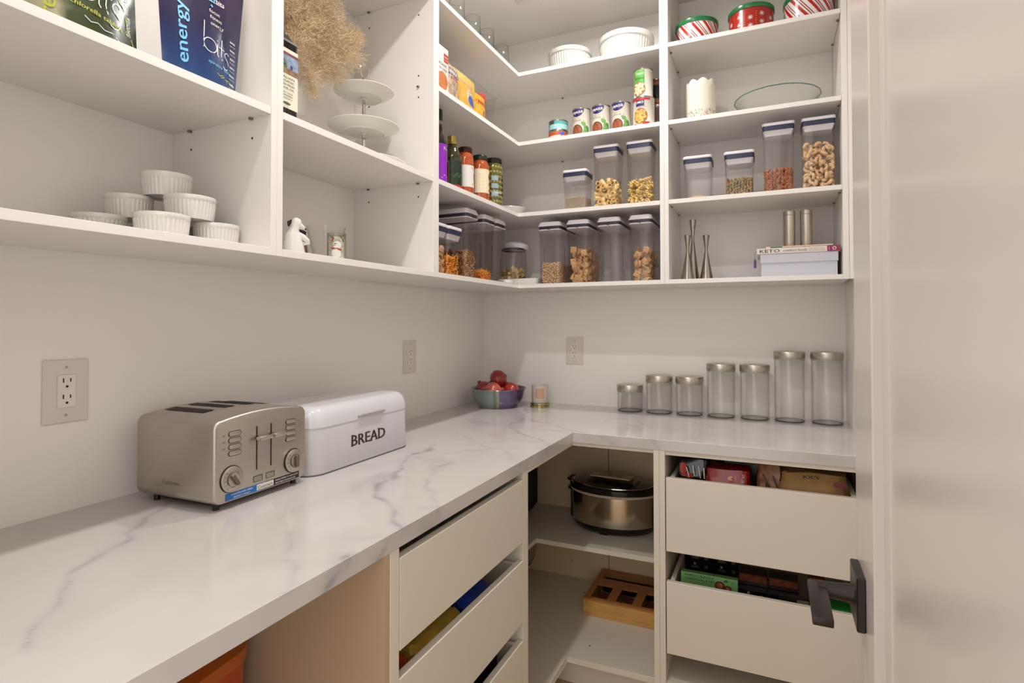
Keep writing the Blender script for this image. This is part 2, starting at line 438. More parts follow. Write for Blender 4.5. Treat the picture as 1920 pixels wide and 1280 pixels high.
# left unit A
def unit_left(label, y0, y1, levels):
    t = thing('wall_cabinet', label, 'cabinet')
    bm = BX(.0005, UL, y1-.0162, y1-.0002, 1.444, 2.69, bev=.0006); obj('side_panel', bm, MEL, t)
    bm = BX(.0005, UL, y0+.0002, y0+.0162, 1.444, 2.69, bev=.0006); obj('side_panel', bm, MEL, t)
    obj('back_panel', BX(.0005, .006, y0+.0165, y1-.0165, 1.4605, 2.676), MEL, t)
    obj('bottom_panel', BX(.0005, UL, y0+.0163, y1-.0163, 1.444, 1.4605, bev=.0006), MEL, t)
    obj('top_panel', BX(.0005, UL, y0+.0163, y1-.0163, 2.676, 2.69), MEL, t)
    for z in levels:
        obj('shelf', BX(.0065, UL-.0006, y0+.0168, y1-.0168, z-TH, z, bev=.0006), MEL, t)
        for x in (.07, .27): pin_at(t, x, y1-.0164, z-TH, 'y', -1)
    return t
A = unit_left('white open shelf unit at far left above the toaster', -2.37, -1.615, [T[1], T[3]])
B = unit_left('white open shelf unit holding the tiered plate stand', -1.615, -.968, [T[1], T[3]])
for z in (1.705, 2.03, 2.10, 2.30):
    for x in (.07, .27):
        hole_at(B, x, -.968-.0163, z, 'y', -1)
        if z < 1.8: hole_at(A, x, -1.615-.0163, z, 'y', -1)
pin_at(B, .27, -.9843, 2.066, 'y', -1)
# corner unit
Cc = thing('corner_cabinet', 'white L-shaped corner shelf unit filled with cans, bottles and canisters', 'cabinet')
XA = .938
obj('side_panel', BX(.0005, UL, -.9678, -.9518, 1.444, 2.69, bev=.0006), MEL, Cc)
obj('side_panel', BX(XA-.0162, XA-.0002, -UR, -.0005, 1.444, 2.69, bev=.0006), MEL, Cc)
obj('back_panel', BX(.0005, .006, -.9515, -.0065, 1.4605, 2.676), MEL, Cc)
obj('back_panel', BX(.0005, XA-.0165, -.006, -.0005, 1.4605, 2.676), MEL, Cc)
def ell(z0, z1, x0=.0065, name='shelf'):
    p = [(x0, -.0065), (x0, -.9515), (UL-.0006, -.9515), (UL-.0006, -UR+.0006), (XA-.0166, -UR+.0006), (XA-.0166, -.0065)]
    obj(name, prism(bmesh.new(), p, z0, z1, bev=.0006), MEL, Cc)
ell(T[0]-TH, T[0], name='bottom_panel')
for z in T[1:4]: ell(z-TH, z)
ell(2.6595, 2.69, name='top_panel')
for z in T[1:4]:
    for x in (.42, .85): pin_at(Cc, x, -.0065, z-TH, 'y', -1)
    hole_at(Cc, .60, -.006, z+.06, 'y', -1)
# right unit
D = thing('wall_cabinet', 'white open shelf unit on the right with holiday tins on top', 'cabinet')
XD = 1.549
obj('side_panel', BX(XA+.0002, XA+.0162, -UR, -.0005, 1.444, 2.69, bev=.0006), MEL, D)
obj('side_panel', BX(XD-.018, XD, -UR, -.0005, 1.444, 2.69, bev=.0006), MEL, D)
obj('filler_strip', BX(XD+.0008, XR-.0005, -UR, -UR+.018, 1.444, 2.69, bev=.0005), MEL, D)
obj('back_panel', BX(XA+.0165, XD-.0185, -.006, -.0005, 1.4605, 2.676), MEL, D)
obj('bottom_panel', BX(XA+.0163, XD-.0183, -UR, -.0065, 1.444, 1.4605, bev=.0006), MEL, D)
obj('top_panel', BX(XA+.0163, XD-.0183, -UR, -.0065, 2.676, 2.69), MEL, D)
for z in T[1:4]:
    obj('shelf', BX(XA+.0168, XD-.0188, -UR+.0006, -.0065, z-TH, z, bev=.0006), MEL, D)
    for y in (-.26, -.07):
        pin_at(D, XA+.0164, y, z-TH, 'x', 1); pin_at(D, XD-.0184, y, z-TH, 'x', -1)

# ------------------------------------------------------------------ base cabinets
ZB, ZT = .125, .8800
def drawer(parent, axis, a0, a1, front, zlo, zhi, depth, thk=.018, zside=None):
    """open-topped drawer; axis 'x': front faces +X, runs along Y; axis 'y': front faces -Y, runs along X"""
    def bb(p0, p1, q0, q1, z0, z1, bev=.0008):   # p along the front, q inwards from the front
        if axis == 'x': return BX(front-q1, front-q0, p0, p1, z0, z1, bev=bev)
        return BX(p0, p1, front+q0, front+q1, z0, z1, bev=bev)
    fr = obj('drawer_front', bb(a0, a1, 0, thk, zlo, zhi), MELB, parent)
    zs = zhi-.004
    for p in (a0+.008, a1-.022): obj('drawer_side', bb(p, p+.014, thk, depth, zlo+.02, zs), MELB, fr)
    obj('drawer_back', bb(a0+.022, a1-.022, depth-.014, depth, zlo+.02, zs), MELB, fr)
    obj('drawer_bottom', bb(a0+.022, a1-.022, thk, depth-.014, zlo+.024, zlo+.032), MELB, fr)
    return fr
# knee space unit at far left
K = thing('base_cabinet', 'open lower cubby under the counter holding an orange tub', 'cabinet')
obj('side_panel', BX(.0005, .6755, -1.6886, -1.6745, 0, ZT), mat('cubby_shade_brown', '#bba284', .5), K)  # near panel: brown of its shaded face painted into the base colour
obj('side_panel', BX(.0005, .676, -2.37, -2.355, 0, ZT), MELB, K)
obj('bottom_panel', BX(.0005, .676, -2.355, -1.6886, .109, ZB), MELB, K)
obj('shelf', BX(.02, .655, -2.354, -1.6889, .424, .44), MELB, K)
obj('toe_kick', BX(.565, .58, -2.355, -1.6886, 0, .109), MELB, K)
# left drawer unit
L = thing('drawer_cabinet', 'white base cabinet with stacked drawers under the left counter', 'cabinet')
obj('side_panel', BX(.0005, .676, -1.6742, -1.6465, 0, ZT, bev=.0006), MELB, L)
obj('side_panel', BX(.0005, .676, -1.068, -1.0515, 0, ZT, bev=.0006), MELB, L)
obj('bottom_panel', BX(.0005, .676, -1.6465, -1.068, .109, ZB), MELB, L)
obj('toe_kick', BX(.565, .58, -1.6465, -1.068, 0, .109), MELB, L)
for zl, zh in ((.688, .860), (.4665, .6365), (.245, .4165), (.127, .20)):
    drawer(L, 'x', -1.644, -1.0705, .6762, zl, zh, .48)
# corner base unit
G = thing('corner_base_cabinet', 'white open corner base cabinet with slow cooker and bamboo box', 'cabinet')
obj('side_panel', BX(.0005, .676, -1.051, -1.034, 0, ZT, bev=.0006), MELB, G)
obj('side_panel', BX(.9527, .971, -.6345, -.0005, 0, ZT, bev=.0006), MELB, G)
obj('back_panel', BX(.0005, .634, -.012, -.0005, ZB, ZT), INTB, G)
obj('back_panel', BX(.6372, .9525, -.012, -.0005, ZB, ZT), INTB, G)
obj('panel_seam', BX(.6342, .6370, -.006, -.0008, ZB, ZT), mat('seam_shadow_line', '#3a2c1c', .8), G)
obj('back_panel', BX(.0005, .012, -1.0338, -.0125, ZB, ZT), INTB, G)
p = [(.0125, -.0125), (.0125, -1.0335), (.6455, -1.0335), (.6455, -.612), (.9524, -.612), (.9524, -.0125)]
obj('bottom_panel', prism(bmesh.new(), p, .105, ZB, bev=.001), MELB, G)
p = [(.0125, -.0125), (.0125, -1.0335), (.452, -1.0335), (.452, -.425), (.9524, -.425), (.9524, -.0125)]
obj('shelf', prism(bmesh.new(), p, .4235, .441, bev=.0008), MELB, G)
obj('toe_kick', BX(.565, .58, -1.0335, -.54, 0, .105), MELB, G)
obj('toe_kick', BX(.58, .9524, -.555, -.54, 0, .105), MELB, G)
obj('top_rail', BX(.6715, .9524, -.628, -.612, .868, ZT), MELB, G)
obj('top_rail', BX(.655, .6712, -1.0335, -.612, .868, ZT), MELB, G)
for x, y in ((.70, -.52), (.56, -.14)):
    disc('pin_hole', HOLE, G, (lambda a, b, o, x=x, y=y: (x+a, y+b, ZB+o)), 0, 0, .0035, .0035, off=.0004, n=10, rings=1)
for x, z in ((.46, .50), (.46, .20)): hole_at(G, x, -.012, z, 'y', -1)
# right drawer unit
R = thing('drawer_cabinet', 'white base cabinet with stacked drawers beside the door handle', 'cabinet')
obj('side_panel', BX(.9715, .9895, -.6345, -.0005, 0, ZT, bev=.0006), MELB, R)
obj('side_panel', BX(1.543, 1.5675, -.6345, -.0005, 0, ZT, bev=.0006), MELB, R)
obj('bottom_panel', BX(.9895, 1.543, -.6345, -.0005, .105, ZB+.006), MELB, R)
obj('top_rail', BX(.9895, 1.543, -.628, -.612, .866, ZT), MELB, R)
obj('toe_kick', BX(.9715, 1.5675, -.555, -.54, 0, .105), MELB, R)
drawer(R, 'y', .9925, 1.540, -.6345, .5565, .7935, .50)
drawer(R, 'y', .9925, 1.540, -.6345, .229, .459, .50)

# ================================================================== things on the counter
def outlet(label, loc, rz):
    t = thing('wall_outlet', label, 'outlet', loc, rz)
    obj('cover_plate', BX(-.041, .041, -.005, -.0005, -.064, .064, bev=.0015), mat('outlet_white', '#dcd4cc', .4), t)
    rc = obj('receptacle', BX(-.0165, .0165, -.0075, -.005, -.033, .033, bev=.0006), mat('outlet_face', '#e6ded7', .35), t)
    bm = bmesh.new()
    for zz in (.0165, -.0165):
        box(bm, -.0075, -.0053, -.0079, -.0074, zz+.001, zz+.010); box(bm, .0053, .0075, -.0079, -.0074, zz+.002, zz+.009)
        n = 10; v = [bm.verts.new((.0026*math.cos(2*PI*k/n), -.0079, zz-.007+.0026*math.sin(2*PI*k/n))) for k in range(n)]; bm.faces.new(v)
    obj('slots', bm, BLACK, rc)
    for zz in (.0485, -.0485):
        obj('screw', lathe([(0, 0), (.003, 0), (.0025, .0012), (0, .0014)], 12), mat('screw_head', '#b9b0a8', .3, .5), t, loc=(0, -.005, zz)).rotation_euler = (PI/2, 0, 0)
outlet('white double wall outlet left of the toaster', (0, -1.852, 1.160), PI/2)
outlet('white double wall outlet above the bread box, seen at a slant', (0, -.647, 1.162), PI/2)
outlet('white double wall outlet on the back wall between candle and jars', (.475, 0, 1.166), 0)

# toaster (local: front faces -Y, x = width)
t = thing('toaster', 'brushed steel four-slice toaster with two round dials', 'toaster', (.2895, -1.611, .915), PI/2+math.radians(1.5))
def tprof(w, h0, h1, arch, r):
    pts = []
    for cx, cz, a0 in ((w-r, h0+r, -PI/2), (w-r, h1-r, 0)):
        for k in range(6):
            a = a0+PI/2*k/5; pts.append((cx+r*math.cos(a), cz+r*math.sin(a)))
    right = pts; top_ = []
    for k in range(1, 12):
        x = (w-r)*(1-2*k/12); top_.append((x, h1+arch*(1-(x/(w-r))**2)))
    return right+top_+[(-x, z) for x, z in reversed(right)]
bm = bmesh.new(); rings = []
for y, ins in ((0, .005), (.0015, .002), (.005, 0), (.232, 0), (.236, .002), (.238, .006)):
    pr = tprof(.1265-ins, .0135+ins, .1845-ins, .009, .019-ins*.5)
    rings.append([bm.verts.new((x, y, z)) for x, z in pr])
for A_, B_ in zip(rings, rings[1:]):
    n = len(A_)
    for k in range(n): bm.faces.new((A_[k], B_[k], B_[(k+1) % n], A_[(k+1) % n]))
bm.faces.new(rings[0]); bm.faces.new(rings[-1][::-1])
body = obj('body', bm, TSTEEL, t, smooth=True)
SL = mat('slot_dark', '#19110c', .6); SLW = mat('slot_wall', '#4a3a2c', .5, .6)
for x in (-.0575, 0, 0, 0):
    pass
def tz(x): return .1845+.009*(1-(x/.1075)**2)+.0006
for x in (-.0625, -.0085, .0465, .0925):
    w = .0135 if x < .09 else .0105
    V = [(x-w, .095, tz(x-w)+.0003), (x+w, .095, tz(x+w)+.0003), (x+w, .218, tz(x+w)+.0003), (x-w, .218, tz(x-w)+.0003)]
    s_ = obj('bread_slot', (V, [(0, 1, 2, 3)]), SL, t)
    V2 = [(x+w*.2, .096, tz(x)+.0011), (x+w, .096, tz(x+w)+.0009), (x+w, .19, tz(x+w)+.0009), (x+w*.2, .19, tz(x)+.0011)]
    obj('slot_guide', (V2, [(0, 1, 2, 3)]), SLW, s_)
F_ = flat(0)
for sx_ in (-1, 1):
    xs = -.0205 if sx_ < 0 else .019
    rect('lever_slot', BLACK, t, F_, xs-.0016, xs+.0016, .0647, .159, nx=1)
    lv = obj('lever', BX(xs-.012, xs+.0225, -.026, -.010, .1305, .1385, bev=.003, seg=2), TSTEEL, t, smooth=True)
    obj('lever_stem', BX(xs-.0013, xs+.0013, -.012, .0, .1315, .1375), BLACK, lv)
    kx = sx_*.0855
    kb = obj('dial', lathe([(0, 0), (.0265, 0), (.0265, .004), (.0245, .0055), (.0165, .0065), (.016, .0045), (0, .0045)], 40), TSTEEL, t, smooth=True, loc=(kx, 0, .0608))
    kb.rotation_euler = (PI/2, 0, 0)
    obj('dial_ring', lathe([(.0268, 0), (.0282, 0), (.0282, .0012), (.0268, .0012), (.0268, 0)], 40), BLACK, kb)
    kn = obj('knob', lathe([(0, .0045), (.0142, .0045), (.0138, .009), (0, .0095)], 32), TSTEEL, kb, smooth=True)
    bm = BX(-.0035, .0035, -.0135, .0135, .009, .0165, bev=.001)
    g = obj('grip', bm, mat('grip_steel', '#7d746a', .3, 1), kb); g.rotation_euler = (0, 0, (.6 if sx_ < 0 else 0))
    L_ = []
    for k in range(5):
        a = PI*(.75+.13*k); L_.append([(kx+.0185*math.cos(a), .0608+.0185*math.sin(a)), (kx+.0235*math.cos(a), .0608+.0235*math.sin(a))])
    strokes('dial_marks', BLACK, t, F_, L_, .0007, off=.0072)
    for k in range(4):
        bx_ = sx_*.0775; bz = .1535-.0134*k
        bo = obj('button', loft([(.029, .0085, .0042, 0), (.029, .0085, .0042, .0016), (.0275, .0072, .0036, .002)]), TSTEEL, t, smooth=True, loc=(bx_, 0, bz)); bo.rotation_euler = (PI/2, 0, 0)
        V, F = [], []
        o_ = rrect(.0325, .0118, .0058, 4); i_ = rrect(.029, .0085, .0042, 4); n = len(o_)
        V = [(bx_+a, -.0007, bz+b) for a, b in o_]+[(bx_+a, -.0007, bz+b) for a, b in i_]
        obj('button_outline', (V, [(k2, (k2+1) % n, n+(k2+1) % n, n+k2) for k2 in range(n)]), mat('groove_dark', '#4b433b', .5), bo.parent)
    for k in range(3):
        obj('indicator', lathe([(0, .002), (.0024, .0012), (.003, 0)], 12), mat('led_off', '#8c857d', .2, .6), t, smooth=True, loc=(sx_*.104, 0, .153-.0134*k)).rotation_euler = (PI/2, 0, 0)
for x0, x1 in ((-.0293, -.0045), (.0055, .0292)):
    w_ = rect('display_window', BLACK, t, F_, x0, x1, .0385, .0515, nx=1)
    rect('display_glass', mat('lcd', '#8f8e7d', .15), t, F_, x0+.0008, x1-.002, .0397, .0503, off=.0007, nx=1)
st = rect('sticker', mat('sticker_blue', '#1268b4', .35), t, F_, -.100, .004, .0180, .0325, nx=1)
rect('sticker', mat('sticker_black', '#1c1512', .35), t, F_, .004, .1035, .0180, .0325, nx=1, off=.0004)
rect('sticker_badge', WHT, t, F_, -.0205, .0265, .0195, .0315, nx=1, off=.0006)
text('Cuisinart', BLK, t, F_, .003, .0253, .0068, .042)
text('COUNTDOWN TIMER', WHT, t, F_, -.059, .0282, .0032, .055, bold=.00015); text('PERFECT TOAST', WHT, t, F_, -.059, .0218, .0032, .042, bold=.00015)
text('MINUTERIE \u00c0 REBOURS', WHT, t, F_, .0655, .0282, .0032, .068, bold=.00015); text('R\u00d4TIES PARFAITES', WHT, t, F_, .062, .0218, .0032, .060, bold=.00015)
text('Cuisinart', mat('emboss_light', '#d2c9be', .3, .8), t, F_, 0, .1765, .0042, .050)
text('Cuisinart', mat('emboss_side', '#8f867b', .35, .9), t, (lambda x, z, o: (-.1265-o, .125-x, .05+z)), 0, 0, .0075, .052)
for x in (-.104, .108):
    for y in (.022, .20): obj('foot', lathe([(0, .0003), (.0065, .0003), (.0065, .015), (0, .015)], 16), BLACK, t, loc=(x, y, 0))
obj('cord_wrap', BX(-.098, .105, .045, .215, .004, .0140, bev=.004), BLACK, t)

# bread box
t = thing('bread_box', 'glossy white enamel bread box with curved lid and BREAD lettering', 'bread box', (.28, -1.2475, .915), PI/2)
EN = mat('white_enamel', '#d3d2d6', .1, coat=.6)
hw, dp = .2125, .215
def bxsec(w, d, r, z, back=dp): return (w, d, r, z, 0, d/2)
bm = loft([(2*hw-.004, dp-.004, .045, .001, 0, dp/2), (2*hw, dp, .047, .004, 0, dp/2), (2*hw, dp, .047, .118, 0, dp/2)], n=8)
obj('body', bm, EN, t, smooth=True)
secs = [(2*hw+.003, dp+.003, .048, .1185), (2*hw+.003, dp+.003, .048, .123)]
for k in range(1, 9):
    a = PI/2*k/8; ins = .036*(1-math.cos(a)); secs.append((2*hw-2*ins*.75, dp-1.7*ins, max(.048-ins*.5, .02), .130+.040*math.sin(a)))
secs.append((2*hw-.12, dp-.14, .02, .172))
obj('lid', loft([(w, d, r, z, 0, dp/2) for w, d, r, z in secs], n=8), EN, t, smooth=True)
obj('lid_seam', loft([(2*hw-.001, dp-.001, .0465, .1176, 0, dp/2), (2*hw-.001, dp-.001, .0465, .1188, 0, dp/2)], n=8), mat('seam_shade', '#6b6661', .6), t)
hd = obj('handle', BX(-.043, .069, -.010, .0, .127, .1315, bev=.001), mat('handle_steel', '#bdb9b6', .3, .6), t)
obj('base_trim', loft([(2*hw+.0015, dp+.0015, .0475, .0005, 0, dp/2), (2*hw+.0015, dp+.0015, .0475, .0022, 0, dp/2)], n=8), mat('enamel_edge', '#4f5260', .4), t)
text('BREAD', mat('letter_brown', '#2a1410', .4), t, flat(0), .006, .065, .029, .144, off=.0006, bold=.0012)
# serif strokes of the lettering
strokes('lettering', mat('letter_brown'), t, flat(0), [[(-.069, .0505), (-.060, .0505)], [(-.069, .0795), (-.060, .0795)], [(-.038, .0505), (-.030, .0505)], [(.006, .0505), (.0125, .0505)], [(.0135, .0505), (.021, .0505)], [(.034, .0505), (.040, .0505)], [(.043, .0505), (.052, .0505)], [(.043, .0795), (.052, .0795)]], .0018)

# bowl of onions
BG = bpy.data.materials.new('two_tone_glaze'); BG.use_nodes = True; nt = BG.node_tree; b = nt.nodes['Principled BSDF']
b.inputs['Roughness'].default_value = .12; b.inputs['Coat Weight'].default_value = .5
tc = nt.nodes.new('ShaderNodeTexCoord'); sp = nt.nodes.new('ShaderNodeSeparateXYZ'); nt.links.new(tc.outputs['Object'], sp.inputs[0])
nn = nt.nodes.new('ShaderNodeTexNoise'); nn.inputs['Scale'].default_value = 12; nt.links.new(tc.outputs['Object'], nn.inputs['Vector'])
ma = nt.nodes.new('ShaderNodeMath'); ma.operation = 'MULTIPLY_ADD'; ma.inputs[1].default_value = .03; nt.links.new(nn.outputs[0], ma.inputs[0]); nt.links.new(sp.outputs[0], ma.inputs[2])
mr = nt.nodes.new('ShaderNodeMapRange'); mr.inputs['From Min'].default_value = -.12; mr.inputs['From Max'].default_value = .14; nt.links.new(ma.outputs[0], mr.inputs[0])
cr = nt.nodes.new('ShaderNodeValToRGB'); nt.links.new(mr.outputs[0], cr.inputs[0]); e = cr.color_ramp.elements
e[0].position = 0; e[0].color = lin('#7d8e93')+(1,); e[1].position = .42; e[1].color = lin('#84948f')+(1,)
for p_, c_ in ((.46, '#67735f'), (.52, '#9aa090'), (.56, '#6f6382'), (.72, '#695f80'), (.86, '#3a1c4c')):
    x = e.new(p_); x.color = lin(c_)+(1,)
nt.links.new(cr.outputs[0], b.inputs['Base Color'])
t = thing('fruit_bowl', 'glazed bowl half blue-grey and half purple in the counter corner', 'bowl', (.171, -.192, .915), math.radians(25))
prof = [(0, .001), (.086, .001), (.089, .005), (.091, .011), (.104, .022), (.114, .040), (.119, .060), (.121, .072), (.1275, .083), (.1262, .0855), (.1145, .074), (.111, .055), (.10, .030), (.08, .016), (0, .014)]
obj('bowl_body', lathe(prof, 56), BG, t, smooth=True)
OR = mat('red_onion_skin', '#8e2525', .28, var=.35, vscale=30, stretch=(3, 3, .4), coat=.3)
OP = mat('pink_onion_skin', '#c4604e', .25, var=.3, vscale=30, stretch=(3, 3, .4), coat=.3)
ROOT = mat('onion_root', '#5a3a28', .8, var=.4, vscale=300)
def onion(label, loc, r, rot, m, sq=.88):
    t = thing('red_onion', label, 'onion', loc, 0, 'onions heaped in the bowl'); t.rotation_euler = rot
    pr = [(0, -sq*r)]+[(r*math.sin(a)*(1+.02*math.cos(3*a)), -sq*r*math.cos(a)) for a in [PI*k/14 for k in range(1, 13)]]+[(r*.16, sq*r*1.03), (r*.09, sq*r*1.22), (0, sq*r*1.3)]
    obj('bulb', lathe(pr, 28, flute=(9, r*.008, -1, 1, .01)), m, t, smooth=True)
    bm = bmesh.new(); rn = random.Random(int(r*1e6))
    for k in range(14):
        a = rn.random()*6.28; q = rn.random()*r*.2; tube([(q*math.cos(a), q*math.sin(a), -sq*r*.97), (q*1.6*math.cos(a), q*1.6*math.sin(a), -sq*r*1.09)], [.0010, .0004], 4, bm)
    obj('root_end', bm, ROOT, t)
    bm = bmesh.new()
    for k in range(5):
        a = k*1.26; tube([(r*.08*math.cos(a), r*.08*math.sin(a), sq*r), (r*.2*math.cos(a), r*.2*math.sin(a), sq*r*1.3)], [.004, .001], 5, bm)
    obj('neck_leaves', bm, m, t)
onion('dark red onion on top of the bowl heap, root end to the right', (.163, -.172, .9152+.121), .043, (0, math.radians(-115), math.radians(10)), OR)
onion('pale pink onion with loose papery skin at the front of the bowl', (.168, -.236, .9152+.070), .044, (0, math.radians(72), math.radians(15)), OP)
onion('dark red onion at the left of the bowl', (.094, -.190, .9152+.074), .039, (math.radians(20), math.radians(-25), 0), OR)
onion('bright red onion at the right of the bowl beside the candle', (.232, -.180, .9152+.070), .040, (0, math.radians(60), math.radians(60)), mat('bright_onion_skin', '#a82a26', .26, var=.3, vscale=30, stretch=(3, 3, .4), coat=.3))
onion('red onion mostly hidden at the back of the bowl', (.185, -.125, .9152+.066), .036, (0, math.radians(30), math.radians(100)), OR)
# candle
t = thing('jar_candle', 'small frosted glass candle on a gold base beside the bowl', 'candle', (.349, -.125, .915), math.radians(20))
obj('base', lathe([(0, .0005), (.044, .0005), (.044, .008), (.040, .0095), (.040, .012), (.044, .0135), (.044, .019), (0, .019)], 40), mat('brass_base', '#b9ad78', .2, .9), t, smooth=True)
obj('glass', lathe([(0, .020), (.036, .020), (.0375, .024), (.0375, .098), (.0362, .099), (.035, .097), (.035, .082), (0, .082)], 40), mat('frosted_glass', '#cfc9be', .3, sub=.2), t, smooth=True)
rect('label', mat('label_border', '#ddd3c7', .5), t, cyl(.0375), -.0235, .0235, .038, .088)
rect('label', mat('peach_label', '#cda389', .5), t, cyl(.0375), -.0215, .0215, .040, .086, off=.0007)

# glass jars with steel lids
JR = ((.748, .112, 'shortest'), (.872, .157, ''), (.996, .157, ''), (1.119, .2135, ''), (1.245, .2135, ''), (1.369, .2685, ''), (1.497, .2685, ''))
JL = ['shortest clear glass jar with steel lid, nearest the outlet', 'short clear glass jar with steel lid, second from the left of the jar row', 'short clear glass jar with steel lid, third from the left of the jar row',
      'medium clear glass jar with steel lid, fourth from the left of the jar row', 'medium clear glass jar with steel lid, just left of the two tallest jars', 'tall clear glass jar with steel lid, left of the last jar', 'tall clear glass jar with steel lid at the right end by the door']
for (x, h, _), lab in zip(JR, JL):
    t = thing('glass_jar', lab, 'jar', (x, -.073, .915), 0, 'steel-lidded jars along the back counter'); r = .0535
    hb = h-.004
    obj('glass_body', lathe([(0, .004), (r-.012, .003), (r-.004, .0005), (r, .007), (r, hb-.026), (r-.003, hb-.018), (r-.003, hb), (r-.0055, hb), (r-.0055, hb-.018), (r-.0028, hb-.027), (r-.0028, .012), (r-.010, .008), (0, .009)], 48), GLASS, t, smooth=True)
    obj('base_ring', lathe([(r-.010, .0006), (r-.001, .0014), (r, .0045), (r-.002, .0055), (r-.008, .0020), (r-.010, .0006)], 48), thinglass('thick_glass_rim', (.62, .63, .58), (.40, .42, .38)), t, smooth=True)
    obj('steel_lid', lathe([(0, h+.001), (r+.001, h+.001), (r+.0025, h-.001), (r+.0025, h-.0245), (r+.001, h-.0265), (r-.001, h-.0265), (r-.001, h-.003), (0, h-.003)], 48), STEELV, t, smooth=True)
    obj('gasket', lathe([(r-.0015, h-.031), (r+.0005, h-.031), (r+.0005, h-.0268), (r-.0015, h-.0268), (r-.0015, h-.031)], 40), mat('clear_gasket', '#a59d93', .4), t)

# ================================================================== left wall shelves
def ramekin(label, x, y, z, r, rz=0):
    t = thing('ramekin', label, 'ramekin', (x, y, z), rz, 'stacked white ramekins'); h = .048
    pr = [(0, .0035), (r*.80, .0035), (r*.82, .0004), (r*.88, .0004), (r*.90, .005), (r*.965, .036), (r*.97, .038), (r, .040), (r*1.005, .044), (r, .048), (r*.955, .048), (r*.93, .040), (r*.86, .008), (r*.82, .0065), (0, .0065)]
    obj('dish', lathe(pr, 144, flute=(36, .0011, .0045, .0365, r*.87)), CER, t, smooth=True)
    return t
z0 = T[0]
ramekin('white fluted ramekin at the front of the bottom row', .225, -1.803, z0+.0002, .049)
ramekin('white fluted ramekin at the right end of the bottom row', .215, -1.676, z0+.0002, .046)
ramekin('white fluted ramekin half hidden at the left of the stack', .105, -1.850, z0+.0002, .047)
ramekin('white fluted ramekin hidden behind the bottom row', .125, -1.715, z0+.0002, .047)
ramekin('white fluted ramekin in the second layer, left and behind', .100, -1.790, z0+.0502, .044)
ramekin('white fluted ramekin in the second layer, right', .205, -1.730, z0+.0502, .049)
ramekin('white fluted ramekin topmost of the stack', .148, -1.742, z0+.1002, .048)

def pouch(label, loc, rz, wb, wt, h, bul, m, lean=0, skew=0):
    t = thing('snack_pouch', label, 'pouch', loc, rz)
    t.rotation_euler = (lean, 0, rz)
    def fn(x, z, o):
        s = min(max(z/h, 0), 1); w = wb+(wt-wb)*s; q = max(0, 1-(2*(x-skew*s)/w)**2)
        return (x, -(bul*(1-s**1.6)*q+.004*q)-o, z)
    V, F = [], []; nx, nz = 16, 18
    for side in (1, -1):
        b0 = len(V)
        for j in range(nz+1):
            s = j/nz; w = wb+(wt-wb)*s
            for i in range(nx+1):
                x = -w/2+w*i/nx+skew*s; p = fn(x, s*h, 0)
                V.append((p[0], p[1]*side+(.0012*math.sin(9*i+5*j) if 0 < i < nx else 0), p[2]))
        for j in range(nz):
            for i in range(nx):
                a = b0+j*(nx+1)+i; q = (a, a+1, a+nx+2, a+nx+1); F.append(q if side > 0 else q[::-1])
    F.append(tuple(range(nx, -1, -1))+tuple(range((nx+1)*(nz+1), (nx+1)*(nz+1)+nx+1)))
    obj('bag', (V, F), m, t, smooth=True)
    return t, fn
def gradmat(name, stops, axis=2, lo=0, hi=.2, rough=.25, nscale=9, namp=.06):
    if name in _m: return _m[name]
    m = bpy.data.materials.new(name); _m[name] = m; m.use_nodes = True; nt = m.node_tree; b = nt.nodes['Principled BSDF']
    b.inputs['Roughness'].default_value = rough; b.inputs['Coat Weight'].default_value = .3
    tc = nt.nodes.new('ShaderNodeTexCoord'); sp = nt.nodes.new('ShaderNodeSeparateXYZ'); nt.links.new(tc.outputs['Object'], sp.inputs[0])
    nn = nt.nodes.new('ShaderNodeTexNoise'); nn.inputs['Scale'].default_value = nscale; nn.inputs['Detail'].default_value = 4; nt.links.new(tc.outputs['Object'], nn.inputs['Vector'])
    ma = nt.nodes.new('ShaderNodeMath'); ma.operation = 'MULTIPLY_ADD'; ma.inputs[1].default_value = namp; nt.links.new(nn.outputs[0], ma.inputs[0]); nt.links.new(sp.outputs[axis], ma.inputs[2])
    mr = nt.nodes.new('ShaderNodeMapRange'); mr.inputs['From Min'].default_value = lo; mr.inputs['From Max'].default_value = hi; nt.links.new(ma.outputs[0], mr.inputs[0])
    cr = nt.nodes.new('ShaderNodeValToRGB'); nt.links.new(mr.outputs[0], cr.inputs[0]); e = cr.color_ramp.elements
    e[0].position = stops[0][0]; e[0].color = lin(stops[0][1])+(1,); e[1].position = stops[-1][0]; e[1].color = lin(stops[-1][1])+(1,)
    for p_, c_ in stops[1:-1]: e.new(p_).color = lin(c_)+(1,)
    nt.links.new(cr.outputs[0], b.inputs['Base Color']); return m
LB = P('light_blue', '#6db7e0'); LG = P('lime', '#a9a82a'); LGR = P('pale_green', '#9fb06a')
t, f = pouch('dark blue and purple tablet pouch with white script, upper left shelf', (.275, -1.760, 1.7662), PI/2-.05, .150, .190, .245, .020,
    gradmat('blue_pouch', [(0, '#163f74'), (.35, '#152c5c'), (.6, '#1c1740'), (1, '#241238')], 2, .02, .24), lean=-.06, skew=.012)
text('energy', LB, t, f, -.046, .095, .021, .125, rot=PI/2, bold=.0006)
def arc(cx, cz, rx, rz, a0, a1, n=10): return [(cx+rx*math.cos(a0+(a1-a0)*k/n), cz+rz*math.sin(a0+(a1-a0)*k/n)) for k in range(n+1)]
